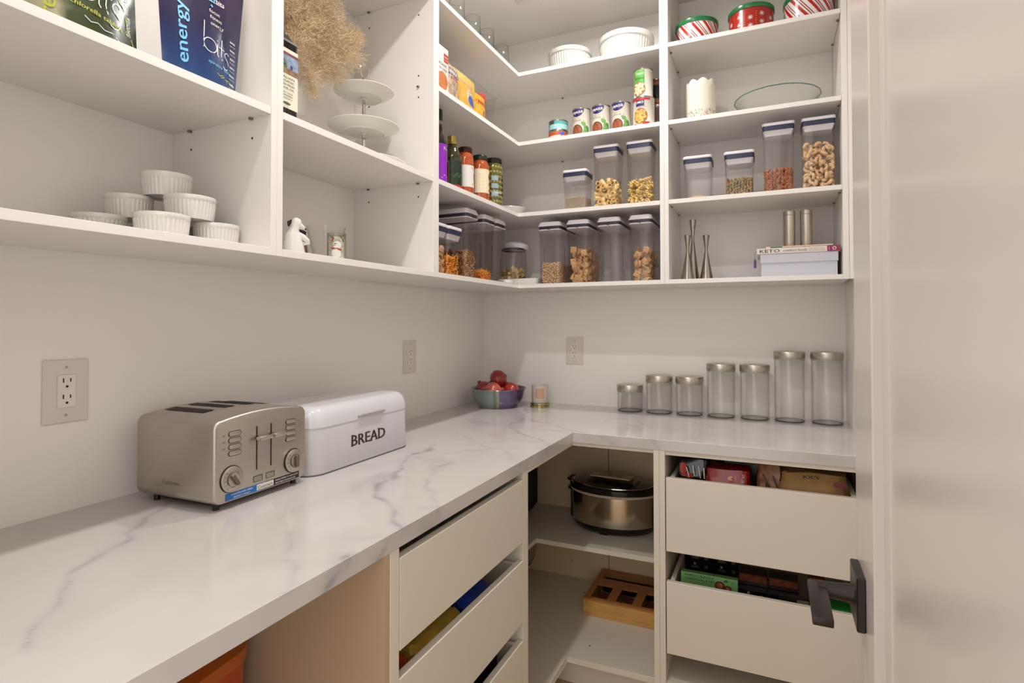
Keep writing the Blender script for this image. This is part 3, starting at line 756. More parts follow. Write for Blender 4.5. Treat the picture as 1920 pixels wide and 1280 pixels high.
def bits_script(t, f, ox, oz, k, m, w):
    L_ = [[(0, .062), (.0005, .0)], arc(.0155, .012, .0150, .0155, PI*.95, -PI*.95, 18), [(.032, .024), (.033, 0), (.036, -.004)], [(.0315, .033), (.0325, .031)],
          [(.043, .040), (.042, .004), (.046, -.007)], [(.036, .020), (.050, .018)], arc(.058, .010, .0065, .0075, .6, PI*1.2, 8)+[(.058, .002), (.064, -.006)]+arc(.056, -.012, .0085, .0095, .5, -PI*.8, 10)]
    strokes('lettering', m, t, f, [[(ox+k*(a*math.cos(-.12)-b*math.sin(-.12)), oz+k*(a*math.sin(-.12)+b*math.cos(-.12))) for a, b in l] for l in L_], w)
bits_script(t, f, -.006, .078, .95, WHT, .0017)
text('energy', LB, t, f, .013, .193, .0095, .036, rot=-.05, bold=.0003); text('bits', WHT, t, f, .042, .192, .0095, .019, rot=-.05, bold=.0003)
rect('lettering', WHT, t, f, .0, .050, .1855, .1867, off=.0009)
blobs('logo', LB, t, f, [(.024+.004*k, .226-.008*k, .014-.002*k, .003) for k in range(4)])
strokes('logo', LB, t, f, [[(.018, .176), (.024, .176)], [(.021, .173), (.021, .179)]], .0018)
for k, s_ in enumerate(('focus', 'fitness', 'energy')): text(s_, WHT, t, f, .026+.002*k, .164-.0135*k, .008, .024+.003*k, rot=-.06)
text('spirulina tablets', LB, t, f, .034, .050, .0065, .062, rot=-.12)
strokes('leaf_scribble', LG, t, f, [[(.020, .036), (.028, .031), (.036, .035), (.044, .028), (.052, .030), (.060, .024)], [(.030, .028), (.040, .032), (.050, .024)]], .0014)
for k, (a_, b_) in enumerate((('one', 'ingredient'), ('one', 'calorie'), ('zero', 'sugar'), ('zero', 'carbs'), ('non', 'GMO'), ('made', 'in USA'))):
    text(a_, WHT, t, f, .068-.0012*k, .120-.0185*k, .0065, .015, bold=.0003); text(b_, WHT, t, f, .068-.0012*k, .1115-.0185*k, .0028, .017)
t, f = pouch('green and silver tablet pouch with yellow lettering at far left', (.270, -1.975, 1.7662), PI/2-.02, .185, .185, .235, .022,
    gradmat('green_pouch', [(0, '#8d8a6e'), (.25, '#5f6339'), (.5, '#a5a083'), (.62, '#39421e'), (1, '#1f2c12')], 0, -.11, .10, nscale=14, namp=.10), lean=-.08)
text('recovery', LG, t, f, -.055, .078, .024, .130, rot=PI/2, bold=.0008)
bits_script(t, f, -.022, .070, 1.25, WHT, .0020)
text('chlorella tablets', LG, t, f, .018, .046, .0080, .085, rot=-.14, bold=.0003)
strokes('leaf_scribble', P('pale_blue', '#b9c9c9'), t, f, [[(-.005, .033), (.004, .026), (.015, .029), (.026, .022), (.040, .024), (.055, .015)]], .0016)
strokes('leaf_line', LG, t, f, [[(.050, .11), (.064, .085), (.072, .05), (.085, .02)]], .002)
for k, s_ in enumerate(('BOOST', 'REPAIR', 'RECOVER')): text(s_, WHT, t, f, .070+.0015*k, .135-.040*k, .0075, .036, rot=PI/2-.1)

# oil tin
t = thing('oil_tin', 'black olive oil tin with cream label beside the divider', 'tin', (.285, -1.549, 1.7662), PI/2+.02)
hw, dp, hh = .036, .05, .188
obj('body', loft([(2*hw, dp, .006, 0, 0, dp/2), (2*hw, dp, .006, hh, 0, dp/2)], n=3), BLKGL, t, smooth=True)
obj('rim', loft([(2*hw+.002, dp+.002, .007, hh, 0, dp/2), (2*hw+.002, dp+.002, .007, hh+.005, 0, dp/2), (2*hw-.006, dp-.006, .006, hh+.005, 0, dp/2)], n=3), SILV, t, smooth=True)
obj('shoulder', loft([(2*hw-.004, dp-.004, .006, hh+.004, 0, dp/2), (.034, .03, .006, hh+.022, 0, dp/2)], n=3), mat('tin_top', '#1a1817', .3), t)
obj('spout', lathe([(0, 0), (.011, 0), (.010, .014), (0, .014)], 16), BLACK, t, loc=(.005, dp/2, hh+.022))
f = flat(0)
rect('label', P('cream_label', '#ddd6c2'), t, f, -hw+.002, hw-.002, .032, .172, nx=1)
rect('label', P('landscape', '#8c6a4a', var=.5, vscale=60), t, f, -hw+.002, hw-.002, .112, .126, off=.0006, nx=1)
rect('label', P('landscape_sky', '#7d8ea8', var=.4, vscale=80), t, f, -hw+.002, hw-.002, .126, .156, off=.0006, nx=1)
blobs('olive_tree', P('tree_green', '#46683c'), t, f, [(-.012, .138, .011, .009), (-.006, .130, .007, .006)]); blobs('figure', NVB, t, f, [(.014, .131, .004, .006)])
rect('label', P('maroon', '#6e2430'), t, f, -hw+.002, hw-.002, .156, .163, off=.0006, nx=1)
for k, s_ in enumerate(('ITALIAN', 'ORGANIC', 'EXTRA VIRGIN', 'OLIVE OIL')): text(s_, P('olive_text', '#4e553c'), t, f, 0, .104-.0085*k, .0052, .046)
for k, s_ in enumerate(('FIRST COLD', 'PRESSED', 'PRODUCT')): text(s_, P('olive_text'), t, f, 0, .068-.0065*k, .0035, .036)
disc('seal', P('olive_text'), t, f, 0, .043, .012, .0035, n=16); text('1 L', BLK, t, f, 0, .036, .003, .010)

# vase of dried pampas grass
t = thing('pampas_vase', 'bushy dried beige pampas grass arranged behind the oil tin', 'plant', (.15, -1.492, 1.7662))
obj('vase', lathe([(0, .0005), (.028, .0005), (.033, .02), (.034, .06), (.024, .095), (.017, .115), (.020, .125), (.017, .125), (.014, .113), (.02, .09), (.028, .06), (0, .01)], 32), CER, t, smooth=True)
rn = random.Random(5); np.random.seed(5)
V, F = [], []
def strand(p, d, L, w, curl):
    global V, F
    b0 = len(V); n = 4; d = d/np.linalg.norm(d); side = np.cross(d, np.random.normal(size=3)); side /= np.linalg.norm(side)
    q = np.array(p)
    for i in range(n+1):
        ww = w*(1-.75*i/n); V.append(tuple(q+side*ww)); V.append(tuple(q-side*ww))
        d = d+curl*np.random.normal(size=3)+np.array((0, 0, -.10)); d /= np.linalg.norm(d); q = q+d*L/n
        q[0] = min(max(q[0], -.143), .17); q[2] = min(max(q[2], .02), .575); q[1] = max(q[1], -.10)
    for i in range(n): a = b0+2*i; F.append((a, a+1, a+3, a+2))
stems = []
PL = [((0.0, .06, .40), .10), ((.02, .14, .42), .10), ((.0, .20, .36), .10), ((.02, .26, .33), .09), ((.0, .29, .385), .07), ((.02, .10, .32), .09), ((.03, .06, .25), .07), ((.01, .18, .27), .07),
      ((.0, .24, .255), .05), ((.02, .13, .20), .05), ((.0, .01, .46), .09), ((.0, .12, .50), .09), ((.0, .345, .415), .04), ((.04, .0, .36), .07), ((.0, .22, .43), .07), ((.03, .05, .52), .07), ((-.06, .1, .38), .09), ((-.06, .22, .38), .08), ((.02, .145, .165), .03)]
for (c, rr) in PL:
    c = np.array(c); st0 = np.array((0, 0, .12)); stems.append((st0, c))
    for k in range(int(3000*(rr/.09)**2)):
        u = np.random.normal(size=3); u /= np.linalg.norm(u); q = c+u*rr*np.random.rand()**.6*np.array((.7, 1, .85))
        dr_ = u*.8+(c-st0)/np.linalg.norm(c-st0)*.5+np.random.normal(size=3)*.3
        strand(q-dr_*.01, dr_, .014+.022*np.random.rand(), (.00028+.00028*np.random.rand()), .6)
fz = obj('plume', (V, F), mat('pampas_beige', '#d6bd99', .85, var=.22, vscale=22), t); tag(fz, kind='stuff')
for st0, c in stems[:8]:
    m_ = (st0+c)/2+np.array((0, -.01, .03)); obj('stem', tube([(0, 0, .02), tuple(st0), tuple(m_), tuple(c)], .0014, 6), mat('straw', '#b08e5e', .7), t)

# tiered stand
t = thing('tiered_stand', 'three-tier white plate stand with chrome rod and ring handle', 'cake stand', (.163, -1.125, 1.7662))
def tier(r, z, name):
    pr = [(.006, 0), (r*.55, 0), (r*.57, -.003), (r*.60, -.003), (r*.62, .0012), (r*.86, .010), (r*1.0, .0185), (r*1.0, .0205), (r*.85, .0135), (r*.6, .0045), (.006, .003)]
    o = obj(name, lathe(pr, 64), PLATE, t, smooth=True, loc=(0, 0, z)); return o
tier(.134, .0035, 'plate'); tier(.108, .118, 'plate'); tier(.0915, .228, 'plate')
for a, b in ((.0065, .1175), (.1215, .2275), (.2315, .275)): obj('rod', lathe([(0, a), (.0052, a), (.0052, b), (0, b)], 20), CHROME, t, smooth=True)
obj('nut', lathe([(0, .275), (.007, .275), (.007, .283), (.004, .290), (0, .291)], 20), CHROME, t, smooth=True)
for z in (.112, .222): obj('washer', lathe([(0, z), (.011, z), (.009, z+.006), (0, z+.006)], 20), PLATE, t, smooth=True)
obj('ring_handle', tube([(.010*math.cos(a)-.0*0, .010*math.sin(a)*1.0, .312+.021*0) for a in []] or [(.004*math.cos(a), .0135*math.cos(a), .3135+.0235*math.sin(a)) for a in [2*PI*k/32 for k in range(33)]], .0017, 8, cap=False), CHROME, t, smooth=True)

# ceramic figure, bottle, bowl, snowman glass
t = thing('dog_figurine', 'white ceramic dog figurine with black ear, facing right', 'figurine', (.268, -1.508, z0+.0002), PI/2-.5)
def blobbody(name, secs, m, parent):
    bm = bmesh.new(); rings = []
    for (cx, cy, z, rx, ry) in secs: rings.append([bm.verts.new((cx+rx*math.cos(2*PI*k/24), cy+ry*math.sin(2*PI*k/24), z)) for k in range(24)])
    for A_, B_ in zip(rings, rings[1:]):
        for k in range(24): bm.faces.new((A_[k], A_[(k+1) % 24], B_[(k+1) % 24], B_[k]))
    bm.faces.new(rings[0][::-1]); bm.faces.new(rings[-1])
    return obj(name, bm, m, parent, smooth=True)
blobbody('body', [(0, 0, 0, .025, .020), (0, 0, .004, .0265, .0215), (-.001, 0, .025, .0235, .0195), (-.002, 0, .042, .020, .0175), (-.002, 0, .052, .016, .0145), (0, 0, .060, .0115, .011), (.004, 0, .068, .0115, .011), (.006, 0, .077, .0125, .0115), (.006, 0, .085, .010, .0095), (.0055, 0, .089, .005, .0045)], CER, t)
obj('forearm', tube([(.006, -.003, .052), (.018, -.006, .044), (.031, -.006, .035), (.034, -.005, .031), (.026, -.002, .029), (.012, 0, .030)], [.006, .0075, .006, .004, .0045, .006], 12), CER, t, smooth=True)
obj('muzzle', tube([(.008, 0, .074), (.018, -.001, .068), (.024, -.001, .065)], [.009, .007, .004], 12), CER, t, smooth=True)
obj('nose', lathe([(0, -.003), (.0026, 0), (0, .003)], 10), BLKGL, t, smooth=True, loc=(.0275, -.001, .064))
obj('ear', tube([(-.004, .004, .084), (-.010, .006, .078), (-.011, .006, .068)], [.002, .0048, .002], 10), BLKGL, t, smooth=True)
t = thing('wooden_block', 'small dark wooden peg figure leaning behind the ceramic dog', 'figurine', (.235, -1.452, z0+.0002), PI/2)
bm = loft([(.030, .022, .003, 0), (.024, .02, .003, .035), (.016, .016, .003, .058)], n=2); obj('body', bm, mat('dark_walnut', '#5a3c25', .4, var=.3, vscale=20, stretch=(6, 6, 1)), t, smooth=True)
obj('cap', loft([(.018, .018, .004, .058), (.02, .02, .004, .066), (.008, .008, .003, .071)], n=2), BLACK, t, smooth=True)
t = thing('glass_bowl', 'clear footed glass bowl behind the snowman cup', 'bowl', (.115, -1.235, z0+.0002))
obj('bowl', lathe([(0, .001), (.032, .001), (.034, .010), (.040, .05), (.050, .085), (.056, .118), (.0545, .118), (.048, .086), (.038, .051), (.032, .013), (0, .008)], 48), GLASS, t, smooth=True)
t = thing('snowman_cup', 'small glass candle cup painted with a snowman in a red scarf', 'cup', (.253, -1.344, z0+.0002), PI/2-.95)
r = .0245
obj('glass', lathe([(0, .001), (r-.002, .001), (r, .004), (r, .075), (r-.0015, .075), (r-.0015, .006), (0, .006)], 40), thinglass('cup_glass', (.9, .89, .85), (.5, .48, .44)), t, smooth=True)
obj('wax', lathe([(0, .0062), (r-.0022, .0062), (r-.0022, .060), (0, .060)], 32), mat('wax_white', '#d7d0c2', .5), t, smooth=True)
f = cyl(r)
rect('print', P('snow_scene', '#a9a795', var=.35, vscale=70), t, f, -.022, .022, .006, .064, off=.0003)
disc('print', WHT, t, f, .002, .020, .012, .013); disc('print', WHT, t, f, .004, .042, .010, .010, off=.0008)
strokes('print', RED, t, f, [[(-.012, .034), (-.004, .032), (.004, .033), (.010, .029), (.015, .030)], [(-.009, .052), (-.006, .060)]], .0035, off=.0011)
strokes('print', BLK, t, f, [[(-.004, .0445), (.002, .0455)]], .002, off=.0012); strokes('print', ORG, t, f, [[(.0, .041), (-.006, .040)]], .0018, off=.0012)
strokes('print', P('pine', '#4b5a38'), t, f, [[(-.012, .064), (-.004, .059)], [(.010, .066), (.018, .060), (.021, .05)]], .003, off=.001)

# ================================================================== pieces of food
def piece_mesh(name, kind, m):
    bm = bmesh.new()
    if kind == 'rigatoni':
        R_, r_, L_ = .0088, .0074, .040; n = 12; rg = []
        for rr, zz in ((r_, -L_/2), (R_, -L_/2), (R_, L_/2), (r_, L_/2)): rg.append([bm.verts.new((rr*math.cos(2*PI*k/n), rr*math.sin(2*PI*k/n), zz)) for k in range(n)])
        for A_, B_ in zip(rg, rg[1:]+rg[:1]):
            for k in range(n): bm.faces.new((A_[k], A_[(k+1) % n], B_[(k+1) % n], B_[k]))
    elif kind == 'fusilli':
        for a0 in (0, PI): tube([(.0040*math.cos(a0+9.4*k/18), .0040*math.sin(a0+9.4*k/18), -.018+.036*k/18) for k in range(19)], .0030, 5, bm)
    elif kind == 'cashew':
        tube([(.0105*math.cos(a), .0105*math.sin(a), 0) for a in [PI*(.02+.96*k/6) for k in range(7)]], [.0025, .0055, .0063, .0058, .0060, .0055, .0025], 7, bm)
    elif kind == 'almond':
        tube([(x, 0, 0) for x in (-.012, -.009, -.003, .004, .010, .013)], [.001, .0052, .0068, .0062, .0035, .0005], 8, bm)
        for v in bm.verts: v.co.z *= .6
    elif kind == 'pistachio':
        tube([(x, 0, 0) for x in (-.007, -.005, 0, .005, .007)], [.0008, .0035, .0045, .0035, .0008], 7, bm)
    elif kind == 'square':
        s_ = .0125; v = [[bm.verts.new((-s_+2*s_*i/3, -s_+2*s_*j/3, .0022*(1 if 0 < i < 3 and 0 < j < 3 else .1)*((i+j) % 2*.6+.7))) for i in range(4)] for j in range(4)]
        w = [[bm.verts.new((-s_+2*s_*i/3, -s_+2*s_*j/3, -.0026*(1 if 0 < i < 3 and 0 < j < 3 else .3))) for i in range(4)] for j in range(4)]
        for j in range(3):
            for i in range(3):
                bm.faces.new((v[j][i], v[j][i+1], v[j+1][i+1], v[j+1][i])); bm.faces.new((w[j+1][i], w[j+1][i+1], w[j][i+1], w[j][i]))
        ed = [(i, 0) for i in range(4)]+[(3, j) for j in range(1, 4)]+[(i, 3) for i in (2, 1, 0)]+[(0, 2), (0, 1)]
        for (a, b), (c, d) in zip(ed, ed[1:]+ed[:1]): bm.faces.new((v[b][a], w[b][a], w[d][c], v[d][c]))
    elif kind == 'ring':
        n, k_ = 9, 6; rg = [[bm.verts.new(((.0046+.0024*math.cos(2*PI*b/k_))*math.cos(2*PI*a/n), (.0046+.0024*math.cos(2*PI*b/k_))*math.sin(2*PI*a/n), .0024*math.sin(2*PI*b/k_))) for b in range(k_)] for a in range(n)]
        for a in range(n):
            for b in range(k_): bm.faces.new((rg[a][b], rg[(a+1) % n][b], rg[(a+1) % n][(b+1) % k_], rg[a][(b+1) % k_]))
    elif kind == 'grain':
        bmesh.ops.create_icosphere(bm, subdivisions=1, radius=.0013)
    elif kind == 'fish':
        bmesh.ops.create_icosphere(bm, subdivisions=1, radius=.0068)
        for v in bm.verts:
            v.co.y *= .55; v.co.z *= .38
        t_ = [bm.verts.new(p_) for p_ in ((-.005, 0, 0), (-.0115, .004, .001), (-.0115, -.004, .001), (-.0105, 0, -.002))]
        for f_ in ((0, 1, 2), (0, 2, 3), (0, 3, 1), (1, 3, 2)): bm.faces.new([t_[i] for i in f_])
    elif kind == 'flake':
        n = 9; c = bm.verts.new((0, 0, .003)); o_ = [bm.verts.new((.015*(1+.15*math.sin(3*k))*math.cos(2*PI*k/n), .009*math.sin(2*PI*k/n), -.003*math.cos(2*2*PI*k/n))) for k in range(n)]
        c2 = bm.verts.new((0, 0, .0012)); o2 = [bm.verts.new(v.co+Vector((0, 0, -.0016))) for v in o_]
        for k in range(n):
            k2 = (k+1) % n; bm.faces.new((c, o_[k], o_[k2])); bm.faces.new((c2, o2[k2], o2[k])); bm.faces.new((o_[k], o2[k], o2[k2], o_[k2]))
    elif kind == 'shell':
        n = 8; rg = []
        for i in range(5):
            a = PI*i/4*.85-.3; rg.append([bm.verts.new((.009*math.cos(a)*1.0, -.016+.032*k/n, .009*math.sin(a)*(1-.75*abs(2*k/n-1)**2))) for k in range(n+1)])
        for A_, B_ in zip(rg, rg[1:]):
            for k in range(n): bm.faces.new((A_[k], A_[k+1], B_[k+1], B_[k]))
    elif kind == 'cracker':
        n = 10; a_ = [bm.verts.new((.014*math.cos(2*PI*k/n), .014*math.sin(2*PI*k/n), .002)) for k in range(n)]; b_ = [bm.verts.new((.014*math.cos(2*PI*k/n), .014*math.sin(2*PI*k/n), -.002)) for k in range(n)]
        bm.faces.new(a_); bm.faces.new(b_[::-1])
        for k in range(n): bm.faces.new((a_[k], b_[k], b_[(k+1) % n], a_[(k+1) % n]))
    bmesh.ops.recalc_face_normals(bm, faces=bm.faces)
    me = bpy.data.meshes.new(name); bm.to_mesh(me); bm.free(); me.materials.append(m)
    for p_ in me.polygons: p_.use_smooth = kind not in ('square', 'fish')
    return me
def fill_points(w, d, h, s, rn, r=.006, slope=0, round_=False):
    pts = []; nx, ny, nz = max(1, int(w/s)), max(1, int(d/s)), max(1, round(h/(s*.72)))
    for k in range(nz):
        for j in range(ny):
            for i in range(nx):
                x = (-w/2+w*(i+.5)/nx)+rn.uniform(-.25, .25)*s; y = (-d/2+d*(j+.5)/ny)+rn.uniform(-.25, .25)*s
                z = h*(k+.5)/nz+rn.uniform(-.3, .3)*s*.7
                hz_ = h*(1+slope*x/w+rn.uniform(-.08, .08))
                if z > hz_-s*.2: continue
                x = min(max(x, -w/2+r), w/2-r); y = min(max(y, -d/2+r), d/2-r); z = max(z, r*.8)
                if round_ and math.hypot(x, y) > w/2-r: q = (w/2-r)/math.hypot(x, y); x *= q; y *= q
                pts.append((x, y, z))
    return pts
def pieces(name, label, cat, group, kind, m, org, rz, w, d, h, s, seed, r, shell=None, slope=0, fl=0, front_only=True, round_=False):
    """one object per piece; the layer that can be seen through the front and sides"""
    rn = random.Random(seed); me = piece_mesh(name, kind, m); c, si = math.cos(rz), math.sin(rz); n = 0
    for (x, y, z) in fill_points(w, d, h, s, rn, r, slope, round_):
        if front_only and y > -d/2+2.2*s and z < h-1.6*s and x < w/2-1.3*s: continue
        o = bpy.data.objects.new(name, me); C.objects.link(o)
        o.location = (org[0]+x*c-y*si, org[1]+x*si+y*c, org[2]+z)
        if fl and rn.random() < fl: o.rotation_euler = (PI/2+rn.uniform(-.25, .25), rn.uniform(0, 6.28), rz+rn.uniform(-.3, .3))
        else: o.rotation_euler = (rn.uniform(0, 6.28), rn.uniform(0, 6.28), rn.uniform(0, 6.28))
        tag(o, label, cat, group); n += 1
        if n >= 300: break
def pilestuff(name, label, cat, kind, m, org, rz, w, d, h, s, seed, r, slope=0, round_=False):
    rn = random.Random(seed); me0 = piece_mesh(name, kind, m)
    v0 = np.array([tuple(v.co) for v in me0.vertices]); f0 = [tuple(p_.vertices) for p_ in me0.polygons]; V, F = [], []
    for (x, y, z) in fill_points(w, d, h, s, rn, r, slope, round_):
        if y > -d/2+3*s and z < h-3*s and x < w/2-3*s: continue
        from mathutils import Euler
        Rm = np.array(Euler((rn.uniform(0, 6.28), rn.uniform(0, 6.28), rn.uniform(0, 6.28))).to_matrix())
        b0 = sum(len(q) for q in V); V.append(v0@Rm.T+np.array((x, y, z))); F += [tuple(i+b0 for i in f) for f in f0]
    o = obj(name, (np.concatenate(V).tolist(), F), m, None, smooth=False, loc=org, rz=rz)
    bpy.data.meshes.remove(me0)
    return tag(o, label, cat, kind='stuff')
RIG = mat('rigatoni_yellow', '#e6c587', .5, var=.12, vscale=200, bump=.3, bscale=900); FUS = mat('fusilli_yellow', '#e8c878', .5, var=.12, vscale=200)
CAS = mat('cashew_tan', '#d6b184', .45, var=.14, vscale=150); ALM = mat('almond_brown', '#9a5a33', .5, var=.25, vscale=200)
PIS = mat('pistachio_green', '#94784a', .5, var=.55, vscale=120); SQM = mat('cereal_tan', '#c59a69', .6, var=.25, vscale=250); RNG = mat('oat_ring', '#cfab82', .6, var=.15, vscale=200)
QUI = mat('quinoa_mix', '#c7b59c', .6, var=.45, vscale=350); FSH = mat('orange_cracker', '#e08c20', .5, var=.22, vscale=150); FLK = mat('bran_flake', '#a67c55', .6, var=.35, vscale=120)
SHL = mat('pasta_shell', '#c9ad78', .5, var=.15, vscale=150); CRK = mat('pale_cracker', '#c99a74', .55, var=.15, vscale=200)

# ================================================================== canisters
SEALT = mat('seal_smoky', '#39333c', .35)
def pop(label, x, y, z, w, d, h, rz, group, tint=CLEARP):
    """push-lid canister, seen from below: white lid, navy gasket, clear body"""
    t = thing('pop_canister', label, 'canister', (x, y, z), rz, group)
    g = .0035
    bm = loft([(w*.80, d*.80, .008, .0006), (w*.86, d*.86, .010, .003), (w*.90, d*.90, .011, h*.5), (w*.945, d*.945, .011, h*.86), (w*.960, d*.960, .012, h-.0275)], close=False); bm.faces.new([v for v in bm.verts[:24]])
    obj('clear_body', bm, tint, t, smooth=True)
    obj('foot_rim', loft([(w*.80, d*.80, .008, .0004), (w*.82, d*.82, .008, .0022), (w*.74, d*.74, .008, .0022)], close=False), thinglass('thick_plastic', (.70, .68, .68), (.5, .48, .5)), t, smooth=True)
    obj('lid_plug', loft([(w*.80, d*.80, .010, h-.046), (w*.90, d*.90, .011, h-.030), (w*.94, d*.94, .011, h-.0275)]), WPL, t, smooth=True)
    obj('gasket', loft([(w*.968, d*.968, .012, h-.0272), (w*.972, d*.972, .012, h-.0105)]), NAVY, t, smooth=True)
    obj('lid', loft([(w*.985, d*.985, .012, h-.0103), (w, d, .013, h-.0085), (w, d, .013, h-.0015), (w*.985, d*.985, .012, h)]), WPL, t, smooth=True)
    obj('push_button', lathe([(0, h), (.019, h), (.018, h+.0016), (0, h+.002)], 24), WPL, t, smooth=True)
    return t
def cereal_can(label, x, y, z, w, d, h, rz, group):
    t = thing('cereal_canister', label, 'canister', (x, y, z), rz, group)
    def sec(k, zz, r=.014): return (w*k, d*(1-(1-k)*.45), r, zz)
    bm = loft([sec(.84, .001), sec(.86, .006), sec(.87, h*.35), sec(.90, h*.70), sec(.95, h-.045), sec(.97, h-.034)], close=False); bm.faces.new([v for v in bm.verts[:24]])
    obj('clear_body', bm, TINTP, t, smooth=True)
    ls = []
    for sx_ in (-1, 1):
        o_ = obj('grip_rib', tube([(sx_*w*.44, -d*.20, h*.12), (sx_*w*.45, -d*.20, h*.62)], .0016, 6), thinglass('rib_plastic', (.85, .82, .84), (.6, .57, .6)), t, smooth=True)
    obj('foot_rim', loft([sec(.84, .0006), sec(.845, .0028), sec(.76, .0028)], close=False), thinglass('thick_plastic'), t, smooth=True)
    obj('collar', loft([sec(.965, h-.0365), sec(.99, h-.0345), sec(.99, h-.0325), sec(.96, h-.0315)]), WPL, t, smooth=True)
    obj('gasket', loft([sec(.95, h-.0313), sec(.96, h-.0195)]), SEALT, t, smooth=True)
    obj('lid', loft([sec(.98, h-.0192), sec(1.0, h-.0175), sec(1.0, h-.0145), sec(.93, h-.007), sec(.90, h-.0015), sec(.86, h)]), WPL, t, smooth=True)
    obj('latch', BX(-.004, .004, -d/2-.001, -d/2+.004, h-.034, h-.026), SEALT, t)
    return t
GC = 'clear canisters with white push lids'; GT = 'tall clear cereal canisters with white lids'
z0, z1, z2, z3 = [q+.0003 for q in T[:4]]
# bottom shelf, right leg of the corner
for lab, xa, xb in (('tall cereal canister a third full of small oat rings', .4026, .5084), ('tall cereal canister nearly two thirds full of square cereal, left of the empty one', .5296, .6308),
                    ('empty tall cereal canister between the two full of square cereal', .6623, .7611), ('tall cereal canister half full of square cereal against the divider', .7911, .8874)):
    cereal_can(lab, (xa+xb)/2, -.175, z0, xb-xa-.002, .228, .262, 0, GT)
pilestuff('oat_rings', 'toasted oat rings in the leftmost tall canister', 'cereal', 'ring', RNG, (.4565, -.175, z0+.003), 0, .076, .20, .086, .0098, 1, .005)
pieces('cereal_square', 'square tan cereal piece in the tall canister beside the oat rings', 'cereal', 'square cereal in the second tall canister', 'square', SQM, (.582, -.175, z0+.003), 0, .070, .195, .142, .0225, 2, .009, fl=.55)
pieces('cereal_square', 'square tan cereal piece in the tall canister against the divider', 'cereal', 'square cereal in the fourth tall canister', 'square', SQM, (.841, -.175, z0+.003), 0, .066, .195, .128, .0225, 3, .009, fl=.55)
# middle shelf, right leg
pop('short canister of mixed quinoa, left of the two pasta canisters', .568, -.235, z1, .106, .106, .165, 0, GC)
pilestuff('quinoa', 'mixed tan and brown quinoa in the short canister', 'grain', 'grain', QUI, (.568, -.235, z1+.003), 0, .090, .090, .052, .0036, 4, .002)
pop('tall canister half full of rigatoni tubes', .700, -.235, z1, .106, .106, .250, 0, GC)
pieces('rigatoni', 'yellow rigatoni tube in the middle tall canister', 'pasta', 'rigatoni in the tall canister', 'rigatoni', RIG, (.700, -.235, z1+.003), 0, .088, .088, .104, .0200, 5, .012, fl=.3, front_only=False)
pop('tall canister half full of spiral pasta against the divider', .836, -.235, z1, .104, .106, .250, 0, GC)
pieces('fusilli', 'yellow spiral pasta in the canister against the divider', 'pasta', 'spiral pasta in the tall canister', 'fusilli', FUS, (.836, -.235, z1+.003), 0, .088, .088, .100, .0180, 6, .010, fl=.3, front_only=False)
# right unit, second shelf
pop('smallest canister holding only a tan disc at the bottom, left end of the nut shelf', 1.056, -.235, z1, .106, .106, .163, 0, GC)
t = thing('wax_disc', 'round tan biscuit lying in the nearly empty canister', 'biscuit', (1.056, -.235, z1+.003))
obj('disc', lathe([(0, 0), (.036, 0), (.038, .004), (.036, .011), (0, .012)], 32), mat('tan_biscuit', '#d0a070', .5, var=.1), t, smooth=True)
pop('short canister half full of shelled pistachios', 1.2035, -.235, z1, .106, .106, .163, 0, GC)
pilestuff('pistachios', 'green and brown shelled pistachios in the short canister', 'nuts', 'pistachio', PIS, (1.2035, -.235, z1+.003), 0, .090, .090, .062, .0092, 7, .005)
pop('tall canister a third full of brown almonds', 1.335, -.235, z1, .108, .106, .250, 0, GC)
pieces('almond', 'brown almond in the tall canister', 'nut', 'almonds in the tall canister', 'almond', ALM, (1.335, -.235, z1+.003), 0, .090, .090, .080, .0125, 8, .008, fl=.5)
pop('tall canister two thirds full of cashews beside the door', 1.463, -.235, z1, .108, .106, .250, 0, GC)
pieces('cashew', 'pale curved cashew in the tall canister by the door', 'nut', 'cashews in the tall canister', 'cashew', CAS, (1.463, -.235, z1+.003), 0, .090, .090, .152, .0172, 9, .011, fl=.6)
# bottom shelf, left leg
for lab, yc in (('tall cereal canister half full of bran flakes, nearest the left divider', -.655), ('tall cereal canister with a low heap of orange crackers', -.513), ('empty tall cereal canister beside the round jar', -.408)):
    cereal_can(lab, .181, yc, z0, .095, .226, .262, PI/2, GT)
pilestuff('bran_flakes', 'brown bran flakes in the tall canister behind the orange crackers', 'cereal', 'flake', FLK, (.181, -.655, z0+.003), PI/2, .076, .20, .098, .0125, 10, .009)
pilestuff('orange_crackers', 'orange crackers heaped low in the tall canister', 'crackers', 'fish', FSH, (.181, -.513, z0+.003), PI/2, .076, .20, .040, .0105, 11, .006, slope=-.3)
pop('short canister of orange crackers in front of the tall ones', .262, -.816, z0, .100, .100, .168, PI/2, GC)
pieces('orange_cracker', 'small orange cracker in the short front canister', 'cracker', 'orange crackers in the short canister', 'fish', FSH, (.262, -.816, z0+.003), PI/2, .082, .082, .070, .0125, 12, .006, front_only=False)
pop('short canister of pale round crackers cut off by the left divider', .262, -.905, z0, .080, .100, .168, PI/2, GC)
pieces('round_cracker', 'pale round cracker in the canister beside the divider', 'cracker', 'round crackers in the short canister', 'cracker', CRK, (.262, -.905, z0+.003), PI/2, .064, .082, .088, .017, 13, .012)
t = thing('round_jar', 'round clear jar with domed white lid and pasta shells in the corner', 'jar', (.238, -.170, z0+.0285))
obj('clear_body', lathe([(0, .001), (.048, .001), (.055, .006), (.0615, .04), (.0625, .08), (.058, .115), (.054, .135)], 48), TINTP, t, smooth=True)
lid = obj('dome_lid', lathe([(0, .140), (.050, .139), (.057, .142), (.0605, .150), (.059, .162), (.045, .172), (.02, .176), (0, .1765)], 48), WPL, t, smooth=True); lid.rotation_euler = (-.10, .06, 0)
